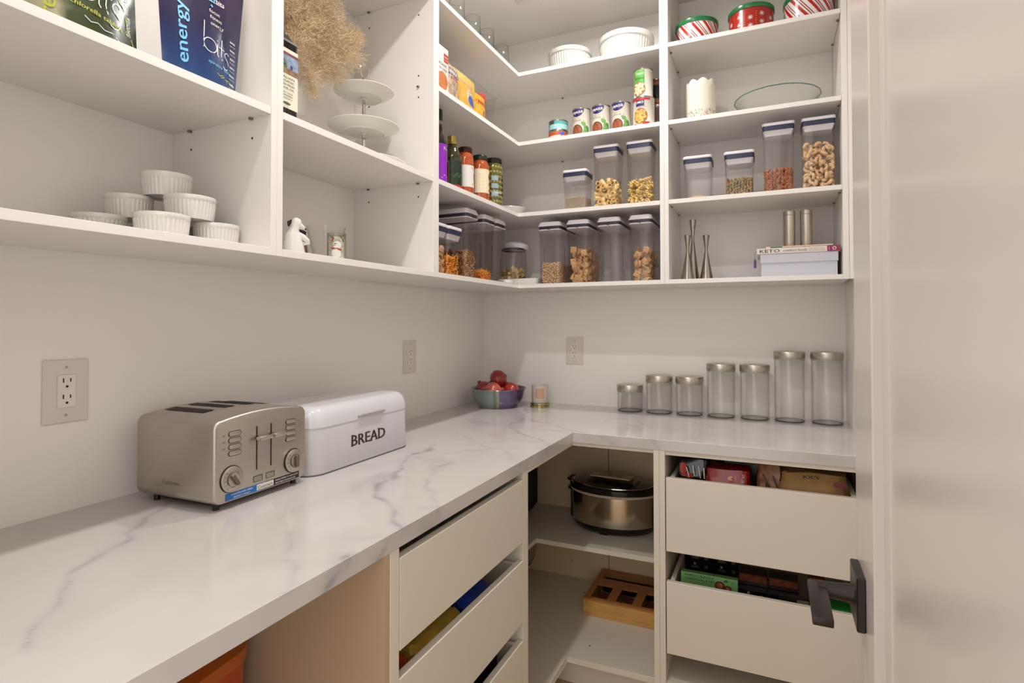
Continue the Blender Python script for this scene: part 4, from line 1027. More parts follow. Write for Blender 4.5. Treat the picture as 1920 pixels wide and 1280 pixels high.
obj('gasket', lathe([(.050, .134), (.0565, .134), (.0565, .1405), (.050, .1405), (.050, .134)], 40), SEALT, t, smooth=True)
pieces('pasta_shell', 'pale pasta shell in the round corner jar', 'pasta', 'pasta shells in the round jar', 'shell', SHL, (.238, -.170, z0+.031), 0, .112, .112, .048, .021, 14, .012, round_=True, front_only=False)
t = thing('white_tray', 'flat white ceramic tray under the round jar', 'tray', (.292, -.165, z0-.0001))
bm = loft([(.190, .175, .02, 0), (.205, .19, .02, .028), (.199, .184, .02, .0285), (.19, .175, .02, .024)], n=4); obj('tray_body', bm, CER, t, smooth=True)
t = thing('small_lid', 'small round white lid lying beside the tray edge', 'dish', (.272, -.318, z0))  # loose round lid lying on the shelf
obj('disc', lathe([(0, 0), (.026, 0), (.028, .003), (.028, .016), (.025, .018), (0, .018)], 32), WPL, t, smooth=True)
# middle shelf, left leg: plate at the corner
t = thing('white_dish', 'white oval serving dish lying at the inner corner of the middle shelf', 'dish', (.205, -.178, z1), .3)
obj('dish_body', lathe([(0, .004), (.055, .004), (.058, 0), (.063, 0), (.068, .006), (.090, .040), (.095, .048), (.094, .050), (.087, .042), (.064, .010), (0, .008)], 48, sx=1.0, sy=.85), PLATE, t, smooth=True)

# ================================================================== bottles and jars
def bottle(name, label, loc, rz, prof, m, cap, cm_, cat='bottle', liquid=None):
    t = thing(name, label, cat, loc, rz); obj('bottle_body' if cat == 'bottle' else 'jar_body', lathe(prof, 40), m, t, smooth=True)
    obj('cap', lathe(cap, 32), cm_, t, smooth=True); return t
DG = mat('dark_green_glass', '#14160c', .06, coat=.5); OG = mat('olive_glass', '#2b2a10', .06, coat=.6, var=.3, vscale=15)
t = bottle('sauce_bottle', 'slim dark bottle with purple label and green cap beside the divider', (.255, -.838, z1), PI/2-.25,
   [(0, 0), (.027, 0), (.029, .004), (.029, .155), (.024, .175), (.0125, .195), (.0115, .255), (0, .256)], DG, [(0, .235), (.0135, .235), (.0135, .273), (.012, .275), (0, .275)], mat('green_cap', '#12301f', .35))
f = cyl(.0293); rect('label', mat('purple_label', '#8a1fb0', .35), t, f, -.044, .044, .018, .150, off=.0004, nx=16)
text('Pure', WHT, t, f, .012, .134, .012, .030); 
for k, s_ in enumerate(('BALSAMIC', 'VINEGAR', 'GLAZE')): text(s_, WHT, t, f, .018, .108, .006, .036, rot=PI/2) if k == 0 else text(s_, WHT, t, f, .018+.008*k, .105, .0055, .034, rot=PI/2)
strokes('swirl', WHT, t, f, [[(-.012, .030), (0, .042), (.012, .036)], [(.018, .022), (.024, .050)]], .0016)
rect('neck_band', mat('band_grey', '#8d8a84', .4), t, cyl(.0117), -.018, .018, .222, .235, off=.0008); disc('neck_seal', BLK, t, cyl(.0117), 0, .205, .009, .009, off=.0012)
t = bottle('olive_oil_bottle', 'squat olive oil bottle with gold cap and dark green label', (.245, -.728, z1), PI/2-.12,
   [(0, 0), (.033, 0), (.0355, .004), (.0355, .128), (.034, .140), (.026, .160), (.0175, .175), (.016, .190), (0, .19)], OG, [(0, .184), (.0185, .184), (.0185, .190), (.0175, .191), (.0175, .208), (.0185, .210), (.018, .214), (0, .215)], GOLD)
f = cyl(.0357); rect('label', mat('label_green', '#182a17', .4, var=.5, vscale=60), t, f, -.046, .046, .028, .118, off=.0004, nx=16)
rect('label_edge', RED, t, f, -.046, .046, .022, .030, off=.0006, nx=16); strokes('label_edge', ORG, t, f, [[(-.045, .030), (-.045, .117), (.045, .117)]], .0016)
text('Dallo', P('salmon', '#d9705c'), t, f, .026, .103, .015, .034, rot=-.1)
strokes('ribbon', WHT, t, f, [[(.006, .090), (.020, .088), (.028, .080), (.040, .078)], [(.022, .097), (.040, .108), (.046, .106)]], .0022)
for k, s_ in enumerate(('OLIVE', 'OIL', 'EXTRA')): text(s_, P('label_lime', '#a9b23c'), t, f, .012+.011*k, .055+.003*k, .008, .036, rot=PI/2-.1)
blobs('leaves', P('leaf', '#3f6e35'), t, f, [(-.025+.006*k, .060+.006*(k % 3), .005, .002) for k in range(6)])
def saucejar(name, label, loc, rz, r, h, m, cm_, lab, hl):
    return bottle(name, label, loc, rz, [(0, 0), (r-.004, 0), (r, .005), (r, h*.76), (r*.93, h*.83), (r*.74, h*.89), (r*.74, h*.96), (0, h*.96)], m,
      [(0, h*.90), (r*.80, h*.90), (r*.82, h*.91), (r*.82, h*.985), (r*.76, h), (0, h)], cm_, 'jar')
PAS = mat('tomato_sauce', '#a84a1c', .12, var=.18, vscale=25, coat=.5); DRED = mat('dark_red_lid', '#3a130c', .25, .3)
t = saucejar('passata_jar', 'tall tomato sauce jar with dark red lid and white tomato label', (.243, -.628, z1), PI/2-.1, .033, .200, PAS, DRED, None, None)
f = cyl(.0332); rect('label', P('white_label', '#dcd8d0'), t, f, -.050, .042, .045, .128, off=.0004, nx=16)
disc('tomato_print', mat('tomato_red', '#c94a2c', .4), t, f, .024, .088, .016, .020, off=.0007); text('PASSATA', P('salmon'), t, f, .014, .118, .0055, .040); text('di Pomodoro', GRY, t, f, .014, .058, .004, .034)
t = saucejar('pasta_sauce_jar', 'wide pasta sauce jar with dark green lid and cream label', (.246, -.512, z1), PI/2-.1, .0375, .199, PAS, mat('dark_lid', '#2c3427', .3, .3), None, None)
f = cyl(.0377); rect('label', P('cream_paper', '#e0d3b4'), t, f, -.060, .052, .045, .140, off=.0004, nx=18)
disc('picture', P('maroon'), t, f, .028, .112, .024, .020, off=.0007); disc('picture', P('pale_red', '#c98d70'), t, f, .032, .110, .015, .014, off=.0009)
text("RAO'S", P('brown_text', '#7a4a34'), t, f, .030, .082, .015, .046, bold=.0004); text('HOMEMADE', P('brown_text'), t, f, .030, .070, .0035, .030)
rect('label_band', RED, t, f, .005, .050, .053, .062, off=.0007); text('Marinara', WHT, t, f, .028, .0575, .004, .030)
for k in range(5): strokes('fine_print', P('olive_text'), t, f, [[(-.040, .118-.013*k), (-.020, .118-.013*k)], [(-.040, .114-.013*k), (-.024, .114-.013*k)]], .0008)
t = bottle('olive_jar', 'jar of green olives with dark lid nearest the corner', (.246, -.392, z1), PI/2-.2, [(0, 0), (.034, 0), (.037, .005), (.037, .185), (.034, .196), (0, .197)], mat('olive_brine', '#5d5a25', .08, coat=.6, var=.25, vscale=30), [(0, .196), (.036, .196), (.0365, .200), (.0365, .214), (.034, .217), (0, .217)], mat('black_lid', '#241d17', .3, .3), 'jar')
rn = random.Random(8); me = bpy.data.meshes.new('olive'); bm = bmesh.new(); bmesh.ops.create_icosphere(bm, subdivisions=2, radius=.0105); bm.to_mesh(me); bm.free(); me.materials.append(mat('olive_green', '#8b8440', .25, var=.25, vscale=60))
for p_ in me.polygons: p_.use_smooth = True
for k in range(9):
    for j in range(10):
        a = -PI/2-1.9+j*.42+(k % 2)*.21; o = bpy.data.objects.new('olive', me); link(o, t); o.location = (.029*math.cos(a), .029*math.sin(a), .014+.0205*k); o.scale = (1, 1, rn.uniform(.85, 1.05))
f = cyl(.0382); text('OLIVES', WHT, t, f, -.012, .070, .008, .036, off=.0016, bold=.0003)
for z_ in (.12, .088, .055): rect('label', P('pale_blue_label', '#8fa4ae'), t, f, -.042, -.014, z_, z_+.020, off=.0014)
rect('label', P('wine', '#5c1a20'), t, f, .018, .046, .060, .150, off=.0014); text('PITTED', WHT, t, f, .030, .105, .006, .026, off=.0018)

# ================================================================== dry goods on the third shelf, left leg
def carton(name, label, loc, rz, w, d, h, m, cat='box', group=None):
    t = thing(name, label, cat, loc, rz, group); obj('carton', BX(-w/2, w/2, 0, d, 0, h, bev=.001), m, t); return t
t = carton('cracker_box', 'white cracker box with orange picture against the divider', (.296, -.889, z2), PI/2, .096, .045, .168, P('box_white', '#ddd6cf'))
f = flat(0); blobs('cracker_print', mat('rust_cracker', '#c0703c', .5, var=.2, vscale=80), t, f, [(.010, .050, .034, .032)], n=8)
rect('badge', RED, t, f, .018, .046, .118, .148); text('NEW', WHT, t, f, .032, .136, .006, .020); text('FLAVOR', WHT, t, f, .032, .126, .004, .022)
text('ORGANIC', GRY, t, f, .008, .106, .009, .062); text('THIN CRISPS', GRY, t, f, .008, .090, .007, .060)
bn = thing('clear_bin', 'clear plastic bin holding bags of pasta and beans', 'bin', (.196, -.683, z2+.0002))
bw, bd, bh = .235, .355, .118
bm = bmesh.new()
def fr(w, d, z): return [bm.verts.new(p_) for p_ in ((w/2, -d/2, z), (w/2, d/2, z), (-w/2, d/2, z), (-w/2, -d/2, z))]
a, b, c = fr(bw-.02, bd-.02, .001), fr(bw, bd, bh), fr(bw+.008, bd+.008, bh+.001); bm.faces.new(a)
for A_, B_ in ((a, b), (b, c)):
    for k in range(4): bm.faces.new((A_[k], A_[(k+1) % 4], B_[(k+1) % 4], B_[k]))
obj('bin_body', bm, CLEARP, bn)
bm = bmesh.new(); q = [(bw/2+.004, -bd/2-.004, bh), (bw/2+.004, bd/2+.004, bh), (-bw/2-.004, bd/2+.004, bh), (-bw/2-.004, -bd/2-.004, bh)]
for i in range(4): tube([q[i], q[(i+1) % 4]], .0016, 6, bm)
obj('bin_rim', bm, thinglass('thick_plastic'), bn, smooth=True)
def bag(label, x, y, w, h, m, rz=PI/2, wt=None, bul=.02, lean=-.05): return pouch(label, (x, y, z2+.004), rz, w, wt or w, h, bul, m, lean=lean)
t, f = bag('beige bag of walnuts with navy banner in the front of the bin', .286, -.800, .100, .132, mat('nut_bag', '#b39a80', .3, var=.45, vscale=45), bul=.014)
rect('banner', NVB, t, f, -.030, .048, .094, .120, nx=6); text('PRIDE', WHT, t, f, .010, .107, .014, .060, bold=.0006); rect('ribbon', P('pink_ribbon', '#b5574e'), t, f, -.014, .048, .080, .090, nx=6)
blobs('nut_print', P('nut_print', '#cbae84'), t, f, [(.004+.012*i, .022+.015*(i % 3), .010, .009) for i in range(4)], n=9)
strokes('bag_edge', BLK, t, f, [[(-.052, .118), (-.044, .108)], [(-.052, .058), (-.032, .056)]], .0025)
t, f = bag('tall yellow bag standing at the back of the bin', .228, -.612, .205, .190, mat('yellow_bag', '#ddb95c', .35, var=.12, vscale=12), bul=.03)
blobs('print', P('mustard', '#c99a35'), t, f, [(0, .12, .03, .012)])
t, f = bag('clear bag of yellow pasta with blue and white label', .283, -.690, .115, .118, mat('pasta_bag', '#d8a648', .25, var=.2, vscale=50), bul=.02)
disc('label', P('ivory', '#e2d7b8'), t, f, .006, .052, .026, .036); disc('label', mat('print_blue', '#3e5cae', .4, var=.3, vscale=90), t, f, .010, .040, .026, .022, off=.001)
for k in range(3): text(('PASTA', 'EGG', 'FINE')[k], P('blue_text', '#2d4fae'), t, f, .006, .076-.012*k, .007, .026, off=.0014)
rect('bag_top', P('dusty_pink', '#c29a80'), t, f, -.052, .052, .104, .116, nx=8)
t, f = bag('yellow bag of beans with red label at the right end of the bin', .283, -.582, .095, .105, mat('bean_bag', '#d9a12c', .3, var=.3, vscale=60), bul=.018)
rect('label', ORG, t, f, -.034, .030, .062, .084, nx=6); text('BEANS', RED, t, f, 0, .073, .011, .048, bold=.0004); blobs('print', P('plum', '#6a3f4a'), t, f, [(.016, .024, .026, .020)], n=9)
t = bottle('spice_bottle', 'small spice bottle with red cap behind the bean bag', (.255, -.528, z2+.0025), 0, [(0, 0), (.020, 0), (.021, .004), (.021, .095), (.016, .105), (0, .106)], mat('amber', '#7a4a20', .2), [(0, .104), (.0225, .104), (.0225, .130), (.020, .133), (0, .133)], mat('red_cap', '#c43a28', .35))

# ================================================================== cans
CANW = P('can_white', '#cbc4b7')
def can(name, label, x, y, z, r, h, body, rz=0, group=None):
    t = thing(name, label, 'can', (x, y, z), rz, group)
    obj('can_body', lathe([(0, .0015), (r-.003, .0015), (r-.002, 0), (r, 0), (r, .003), (r-.001, .0045), (r-.001, h-.0045), (r, h-.003), (r, h), (r-.002, h), (r-.003, h-.003), (0, h-.003)], 48, mats=lambda i: 1 if i == 5 else 0), [SILV, body], t, smooth=True)
    return t, cyl(r-.001)
GS = 'lentil soup cans on the third shelf'
for i, (x, lab) in enumerate(((.586, 'white lentil can with navy badge, left of the row of three'), (.671, 'white lentil can with navy badge, middle of the row of three'), (.755, 'white lentil can with navy badge, right of the row of three'))):
    t, f = can('lentil_can', lab, x, -.240, z2, .0385, .118, CANW, 0, GS)
    disc('badge', NVB, t, f, -.008, .113, .030, .031, a0=PI, a1=2*PI); text('SPRAGUE', WHT, t, f, -.008, .100, .0105, .050, off=.0011, rot=.05, bold=.0005); strokes('lettering', WHT, t, f, [[(-.018, .091), (.002, .091)]], .0012, off=.0011)
    text('LENTILLES', GRY, t, f, -.012, .066, .0065, .042); text('LENTILS', P('sand_text', '#b39a84'), t, f, -.010, .076, .0035, .034); strokes('fine_print', P('sand_text'), t, f, [[(-.026, .057), (.002, .057)]], .0009)
    disc('bowl_print', P('dark_rim', '#3c241a'), t, f, -.010, .024, .0255, .0255); disc('soup_print', mat('soup_red', '#8c4a2c', .5, var=.45, vscale=130), t, f, -.010, .024, .0225, .0225, off=.0010)
    blobs('leaf_print', P('leaf_green', '#6f9a52'), t, f, [(.020, .050, .010, .008), (.028, .034, .009, .012), (.026, .016, .011, .014), (.014, .056, .006, .004)], n=8); blobs('leaf_print', P('deep_leaf', '#457a3e'), t, f, [(.036, .022, .010, .022)], n=8)
    strokes('sprig_print', P('sand_text'), t, f, [[(.016, .066), (.024, .060)], [(.020, .070), (.022, .056)]], .0012)
    strokes('fine_print', P('sand_text'), t, f, [[(.036, .110-.008*k), (.052, .110-.008*k)] for k in range(8)], .0012)
t, f = can('tuna_can', 'short orange and white can under the teal one', .475, -.220, z2, .0425, .045, P('can_cream', '#e3ddd2'))
rect('label_band', mat('label_orange', '#c9491f', .4, var=.3, vscale=40), t, f, -.065, .065, .024, .040, nx=20); text('OCEAN', P('olive_gold', '#8a8238'), t, f, -.006, .032, .007, .026, off=.001); rect('label', P('bright_blue', '#2b62d4'), t, f, .020, .040, .026, .036, off=.001); rect('label', ORG, t, f, .026, .032, .004, .024, off=.001); text('TUNA FLAKES', GRY, t, f, -.004, .017, .004, .030); strokes('label', RED, t, f, [[(-.038, .02), (-.040, .006)]], .005)
t, f = can('tuna_can', 'short teal can stacked on the orange one', .475, -.220, z2+.0453, .0425, .045, P('teal', '#5fb0ae'))
rect('label', P('pale_teal', '#9fcdca'), t, f, -.03, .065, .006, .026, nx=16); rect('label', BLK, t, f, -.030, -.004, .029, .039, off=.001); text('KIRKLAND', P('rose', '#c9696a'), t, f, -.017, .034, .005, .023, off=.0014)
GB = 'stacked bean cans against the divider'
def bigcan(name, label, x, y, z, r, h, lower):
    t, f = can(name, label, x, y, z, r, h, CANW, 0, GB)
    if lower:
        rect('label_band', RED, t, f, -.070, .034, h-.014, h-.005, nx=20); rect('badge', NVB, t, f, -.024, .010, .083, .106, off=.0008); text('UNICO', WHT, t, f, -.007, .098, .009, .028, off=.0012, bold=.0004)
        disc('bowl_print', P('brown_rim', '#9a6a42'), t, f, -.006, .044, .029, .032); rn = random.Random(3)
        blobs('bean_print', mat('chickpea', '#e0a550', .5, var=.25, vscale=150), t, f, [(-.006+.024*math.sqrt(q)*math.cos(2.4*k), .044+.027*math.sqrt(q)*math.sin(2.4*k), .0062, .0060) for k in range(18) for q in [k/18]], off=.0012, n=9)
        rect('label_foot', RED, t, f, -.050, -.024, .005, .016); rect('label_foot', RED, t, f, .004, .032, .005, .019, off=.0014); text('CHICKPEAS', P('sand_text'), t, f, -.004, .079, .0045, .040)
    else:
        rect('label', mat('label_leaf_green', '#4f9e3c', .45, var=.1), t, f, -.042, .012, .040, h-.006, nx=14); rect('badge', RED, t, f, -.036, -.030, .082, .100, off=.001); text('Organic', WHT, t, f, -.008, .096, .011, .036, off=.0011)
        text('WHITE BEANS', P('deep_green', '#16502a'), t, f, -.010, .076, .0062, .042, off=.0012); disc('bowl_print', P('brown_rim'), t, f, -.012, .034, .027, .029, off=.0010)
        blobs('bean_print', mat('white_bean', '#dccba0', .5, var=.3, vscale=150), t, f, [(-.012+.022*math.sqrt(q)*math.cos(2.4*k), .034+.024*math.sqrt(q)*math.sin(2.4*k), .0062, .0052) for k in range(17) for q in [k/17]], off=.0014, n=9)
    strokes('fine_print', GRY, t, f, [[(.040, .100-.0095*k), (.052, .100-.0095*k)] for k in range(8)], .001)
bigcan('bean_can', 'large chickpea can with red rim, bottom of the stack by the divider', .847, -.240, z2, .0435, .120, True)
bigcan('bean_can', 'white bean can with green label on top of the chickpea can', .846, -.240, z2+.1203, .0385, .115, False)
t, f = can('tomato_can', 'brown and red can half hidden behind the chickpea can', .882, -.145, z2, .0375, .112, P('can_brown', '#6d5a48'), 0, GB)
strokes('fine_print', WHT, t, f, [[(-.03+.008*k, .02), (-.03+.008*k, .05)] for k in range(9)], .002)
t, f = can('tomato_can', 'brown can with red rims stacked behind the white bean can', .882, -.145, z2+.1123, .0375, .112, P('can_rust', '#8c5a38', var=.3, vscale=60), 0, GB)
rect('label_band', P('brick', '#8e3420'), t, f, -.055, .055, .098, .108, nx=16); rect('label_band', P('brick'), t, f, -.055, .055, .004, .014, nx=16); rect('label_panel', BLK, t, f, -.02, .02, .03, .085)

# ================================================================== top shelves
def dish(label, x, y, z, r, h):
    t = thing('baking_dish', label, 'dish', (x, y, z), 0, 'white fluted baking dishes')
    pr = [(0, .004), (r*.80, .004), (r*.82, 0), (r*.86, 0), (r*.88, .006), (r*.95, h*.72), (r*.955, h*.76), (r, h*.80), (r*1.0, h*.96), (r*.985, h), (r*.93, h), (r*.91, h*.8), (r*.84, .012), (0, .010)]
    obj('dish', lathe(pr, 200, flute=(50, .0022, .006, h*.74, r*.86)), DISHM, t, smooth=True)
dish('smaller white fluted baking dish on the top corner shelf', .520, -.195, z3, .095, .088)
dish('larger white fluted baking dish beside the divider on the top corner shelf', .762, -.175, z3, .115, .108)
GG = 'clear tumblers on the top corner shelf'
for lab, x, y, h in (('clear wine tumbler nearest the inner corner', .195, -.200, .187), ('clear wine tumbler with bright rim, second from the inner corner', .195, -.350, .187), ('clear wine tumbler, third from the inner corner', .195, -.478, .185), ('clear greenish wine tumbler farthest from the inner corner', .195, -.610, .185)):
    t = thing('tumbler', lab, 'glass', (x, y, z3), 0, GG); r = .030
    obj('glass_body', lathe([(0, .002), (r*.8, .002), (r*.8, .004), (.004, .010), (.0035, .055), (r*.55, .075), (r*1.1, .115), (r, h), (r-.0012, h), (r*1.06, .116), (r*.5, .079), (0, .066)], 40), TUMB, t, smooth=True)
    obj('glass_rim', tube([(r*math.cos(a), r*math.sin(a), h) for a in [2*PI*k/40 for k in range(41)]], .0009, 6, cap=False), thinglass('rim_glass', (.80, .84, .82), (.55, .6, .57), refl=1.2), t, smooth=True)
# holiday tins
GT_ = 'christmas cookie tins on the top right shelf'
GRNT = mat('green_tin_rim', '#14703a', .25, coat=.5)
def tin(label, x, y, r, h, kind):
    t = thing('cookie_tin', label, 'tin', (x, y, z3), 0, GT_)
    base = mat('tin_white', '#e6e0dc', .25, coat=.4) if kind == 's' else mat('tin_red', '#a81d18', .25, coat=.4)
    obj('tin_body', lathe([(0, .001), (r-.008, .001), (r-.002, .006), (r-.001, h-.016), (0, h-.016)], 64), base, t, smooth=True)
    obj('tin_lid', lathe([(r-.001, h-.018), (r+.0015, h-.018), (r+.0025, h-.016), (r+.0025, h-.003), (r, h), (r-.01, h-.002), (0, h-.002)], 64), GRNT, t, smooth=True)
    f = cyl(r-.0012)
    if kind == 's':
        V, F = [], []; V2, F2 = [], []
        def stripe(V, F, x0, w, sl):
            n = 6; b = len(V)
            for i in range(n+1):
                z_ = .004+(h-.023)*i/n
                for s_ in (-w/2, w/2): V.append(f(x0+s_-sl*(z_-.03), z_, .0006))
            for i in range(n): a = b+2*i; F.append((a, a+1, a+3, a+2))
        for k in range(9):
            x0 = -.16+.046*k; stripe(V, F, x0, .012, .75); stripe(V2, F2, x0+.015, .0035, .75); stripe(V2, F2, x0+.0235, .0035, .75)
        obj('stripe_print', (V, F), mat('candy_red', '#b3201b', .25), t); obj('stripe_print', (V2, F2), mat('candy_crimson', '#8e1a2c', .25), t)
    else:
        L_, D_ = [], []
        for i in range(9):
            x0 = -.16+.040*i
            for j in range(3):
                zc = .018+.030*j+(.012 if i % 2 else 0)
                if zc > h-.026: continue
                for k in range(4): a = PI*k/4; L_.append([(x0+.009*math.cos(a), zc+.009*math.sin(a)), (x0-.009*math.cos(a), zc-.009*math.sin(a))])
            D_ += [(x0+.020, .008+.0085*k, .0016, .0016) for k in range(int((h-.028)/.0085))]
        strokes('snowflake_print', WHT, t, f, L_, .0018); blobs('dot_print', YEL, t, f, D_)
tin('striped red and white tin with green rim, left of the three tins', 1.048, -.200, .079, .096, 's')
tin('red tin with white snowflakes between the two striped tins', 1.246, -.200, .080, .103, 'f')
tin('larger striped red and white tin at the right end of the top shelf', 1.442, -.195, .084, .108, 's')
# utensil crock and glass platter
t = thing('utensil_crock', 'cream ceramic crock with scalloped rim and coloured sprinkles at the base', 'crock', (1.059, -.180, z2)); r = .0565
bm = bmesh.new(); seg = 72; rings = []
for rr, zz, k in ((0, .002, 0), (r-.002, .002, 0), (r, .005, 0), (r, .08, 0), (r, .140, 0), (r, .158, 1), (r-.003, .166, 1), (r-.006, .158, 1), (r-.006, .02, 0), (0, .012, 0)):
    if rr == 0: rings.append([bm.verts.new((0, 0, zz))]); continue
    rings.append([bm.verts.new((rr*math.cos(2*PI*j/seg), rr*math.sin(2*PI*j/seg), zz+(k*(.012*abs(math.sin(4*2*PI*j/seg+.4))-.002)))) for j in range(seg)])
for A_, B_ in zip(rings, rings[1:]):
    for j in range(seg):
        j2 = (j+1) % seg
        if len(A_) == 1: bm.faces.new((A_[0], B_[j], B_[j2]))
        elif len(B_) == 1: bm.faces.new((A_[j], B_[0], A_[j2]))
        else: bm.faces.new((A_[j], B_[j], B_[j2], A_[j2]))
obj('crock_body', bm, CREAM, t, smooth=True)
rn = random.Random(4); f = cyl(r)
for ci, col in enumerate(('#c98a7c', '#4b5366', '#b88a50', '#dcb3ac', '#6f7d74')):
    L_ = []
    for k in range(52):
        x = rn.uniform(-.08, .08); z_ = .006+rn.random()**1.4*.046; a = rn.uniform(0, PI); L_.append([(x, z_), (x+.0045*math.cos(a), z_+.0045*math.sin(a))])
    strokes('sprinkle_print', P('sprinkle%s' % 'abcde'[ci], col), t, f, L_, .0014)
t = thing('glass_platter', 'large shallow green-tinted glass platter on the third shelf', 'platter', (1.332, -.166, z2)); r = .148
V = []
bm = lathe([(0, .002), (r*.5, .002), (r*.55, .006), (r*.85, .048), (r, .068), (r*.985, .071), (r*.82, .052), (r*.5, .010), (0, .008)], 72, flute=(18, .0014, .04, .08, r*.6)); obj('platter_body', bm, TUMB, t, smooth=True)
obj('platter_rim', tube([((r+.0006*math.cos(18*a))*math.cos(a), (r+.0006*math.cos(18*a))*math.sin(a), .0695) for a in [2*PI*k/120 for k in range(121)]], .0019, 6, cap=False), mat('teal_glass_edge', '#3f7068', .1, coat=.5), t, smooth=True)

# ================================================================== bottom shelf of right unit
def candlestick(label, x, y, h):
    t = thing('candlestick', label, 'candlestick', (x, y, z0), 0, 'slim metal candlesticks'); k = h/.18
    obj('stem', lathe([(0, 0), (.0265, 0), (.0262, .0015), (.020, .030*k), (.0105, .085*k), (.0052, .118*k), (.0055, .128*k), (.0095, .155*k), (.0135, h-.001), (.0125, h), (.010, h-.004), (0, h-.006)], 36), mat('pewter', '#a39c94', .22, 1), t, smooth=True)
candlestick('tallest slim metal candlestick at the back', 1.027, -.185, .243)
candlestick('short slim metal candlestick in front of the tallest', 1.014, -.243, .175)
candlestick('short slim metal candlestick standing right of the other two', 1.080, -.215, .174)
t = thing('storage_box', 'light grey lidded storage box under the cookbook', 'box', (1.3965, -.277, z0))
GBX = mat('grey_box_paper', '#c3c3cc', .5); obj('box_body', BX(-.121, .121, 0, .20, 0, .055, bev=.001), GBX, t)
obj('box_lid', BX(-.1235, .1235, -.0025, .2025, .0495, .083, bev=.001), GBX, t)
bk = thing('cookbook', 'white keto cookbook with magenta spine end on the grey box', 'book', (1.394, -.281, z0+.0832))
obj('pages', BX(-.130, .129, .002, .195, .0015, .0185), mat('paper', '#ded2c0', .7), bk)
obj('cover', BX(-.1325, .1325, 0, .003, 0, .020, bev=.001), P('spine_white', '#ddd3c6'), bk); obj('cover', BX(-.1325, .1325, 0, .197, .0187, .020, bev=.0005), P('spine_white'), bk); obj('cover', BX(-.1325, .1325, 0, .197, 0, .0013, bev=.0005), P('spine_white'), bk)
f = flat(0); rect('spine_end', mat('magenta', '#8d2a55', .4), bk, f, .092, .1325, .0002, .0198, nx=1); disc('spine_logo', WHT, bk, f, .114, .010, .006, .006); disc('spine_logo', mat('magenta'), bk, f, .114, .010, .0035, .004, off=.0009); strokes('lettering', WHT, bk, f, [[(.098, .004), (.098, .016)]], .0010)
text('KETO', BLK, bk, f, -.090, .010, .0115, .066); text('comfort foods', mat('script_grey', '#6e645c', .5), bk, f, -.008, .010, .009, .076); text('family favorite recipes', GRY, bk, f, .060, .013, .0032, .048); text('made low-carb and healthy', GRY, bk, f, .060, .0065, .0032, .052)
tas = obj('tassel', tube([(-.1325, .004, .012), (-.139, -.004, .002), (-.1385, -.005, -.020)], .0008, 6), mat('tassel_purple', '#5b4a86', .7), bk)
obj('tassel_fringe', tube([(-.1385, -.005, -.018), (-.1385, -.005, -.024), (-.1385, -.005, -.050)], [.002, .0042, .0050], 8), mat('tassel_purple'), tas)
t = thing('thin_book', 'thin cream booklet with green page marker on the cookbook', 'book', (1.398, -.272, z0+.1034))
obj('booklet', BX(-.106, .106, 0, .17, 0, .0062, bev=.0008), P('booklet_cream', '#d9c4ae'), t); rect('page_marker', mat('marker_green', '#2f6a55', .4), t, flat(0), -.092, -.052, .0006, .0056, nx=1); rect('spine_strip', mat('maroon_spine', '#7a2f2f', .4), t, flat(0), -.05, .106, .0002, .0022, nx=1)
for x, lab in ((1.370, 'tall brushed steel cylinder on the books, left of the pair'), (1.4255, 'tall brushed steel cylinder on the books, right of the pair')):
    t = thing('steel_mill', lab, 'mill', (x, -.205, z0+.1098), 0, 'brushed steel cylinders on the books')
    obj('body', lathe([(0, 0), (.0195, 0), (.0200, .001), (.0200, .118), (.0195, .1185), (0, .1185)], 36), STEELV, t, smooth=True)
    obj('top_cap', lathe([(0, .1190), (.0197, .1190), (.0200, .120), (.0200, .133), (.019, .134), (0, .134)], 36), STEELV, t, smooth=True)

# ================================================================== inside the base cabinets
t = thing('slow_cooker', 'oval black and steel slow cooker on the corner cabinet shelf', 'slow cooker', (.700, -.172, .4412))
sx, sy = 1.06, .76
CS = mat('cooker_steel', '#d0c4b0', .18, 1, var=.16, vscale=9, stretch=(1, 1, .02))
obj('base', lathe([(0, .004), (.140, .004), (.150, .008), (.160, .022), (.163, .034), (0, .034)], 64, sx=sx, sy=sy), BLACK, t, smooth=True)
obj('steel_shell', lathe([(.1655, .034), (.1665, .038), (.1685, .152), (.1685, .154)], 64, sx=sx, sy=sy), CS, t, smooth=True)
obj('rim_band', lathe([(.169, .153), (.1725, .155), (.1735, .162), (.170, .165), (.169, .153)], 64, sx=sx, sy=sy), mat('light_band', '#c9bcaa', .4, .1), t, smooth=True)
obj('crock_rim', lathe([(.160, .163), (.176, .165), (.1785, .172), (.178, .184), (.172, .188), (.158, .186), (.155, .170), (.160, .163)], 64, sx=sx, sy=sy), BLKGL, t, smooth=True)
lid = obj('glass_lid', lathe([(.160, .187), (.158, .191), (.12, .199), (.06, .204), (0, .205)], 64, sx=sx, sy=sy), mat('smoked_lid', '#1c120c', .15, coat=.2), t, smooth=True)
obj('lid_ring', lathe([(.158, .188), (.162, .189), (.161, .192), (.157, .1915), (.158, .188)], 64, sx=sx, sy=sy), CHROME, lid, smooth=True)
for s_ in (-1, 1):
    obj('side_handle', tube([(s_*.160, -.028, .150), (s_*.185, -.026, .150), (s_*.190, 0, .150), (s_*.185, .026, .150), (s_*.160, .028, .150)], .0075, 8), BLACK, t, smooth=True)
    obj('crock_handle', tube([(s_*.168, -.035, .182), (s_*.190, -.022, .187), (s_*.193, 0, .188), (s_*.190, .022, .187), (s_*.168, .035, .182)], .0065, 8), BLKGL, t, smooth=True)
    obj('side_panel', BX(s_*.165-.012, s_*.165+.012, -.038, .038, .03, .152, bev=.004), BLACK, t)
obj('foot', BX(-.030, .002, -.112, -.098, .0, .012, bev=.003), BLACK, t)
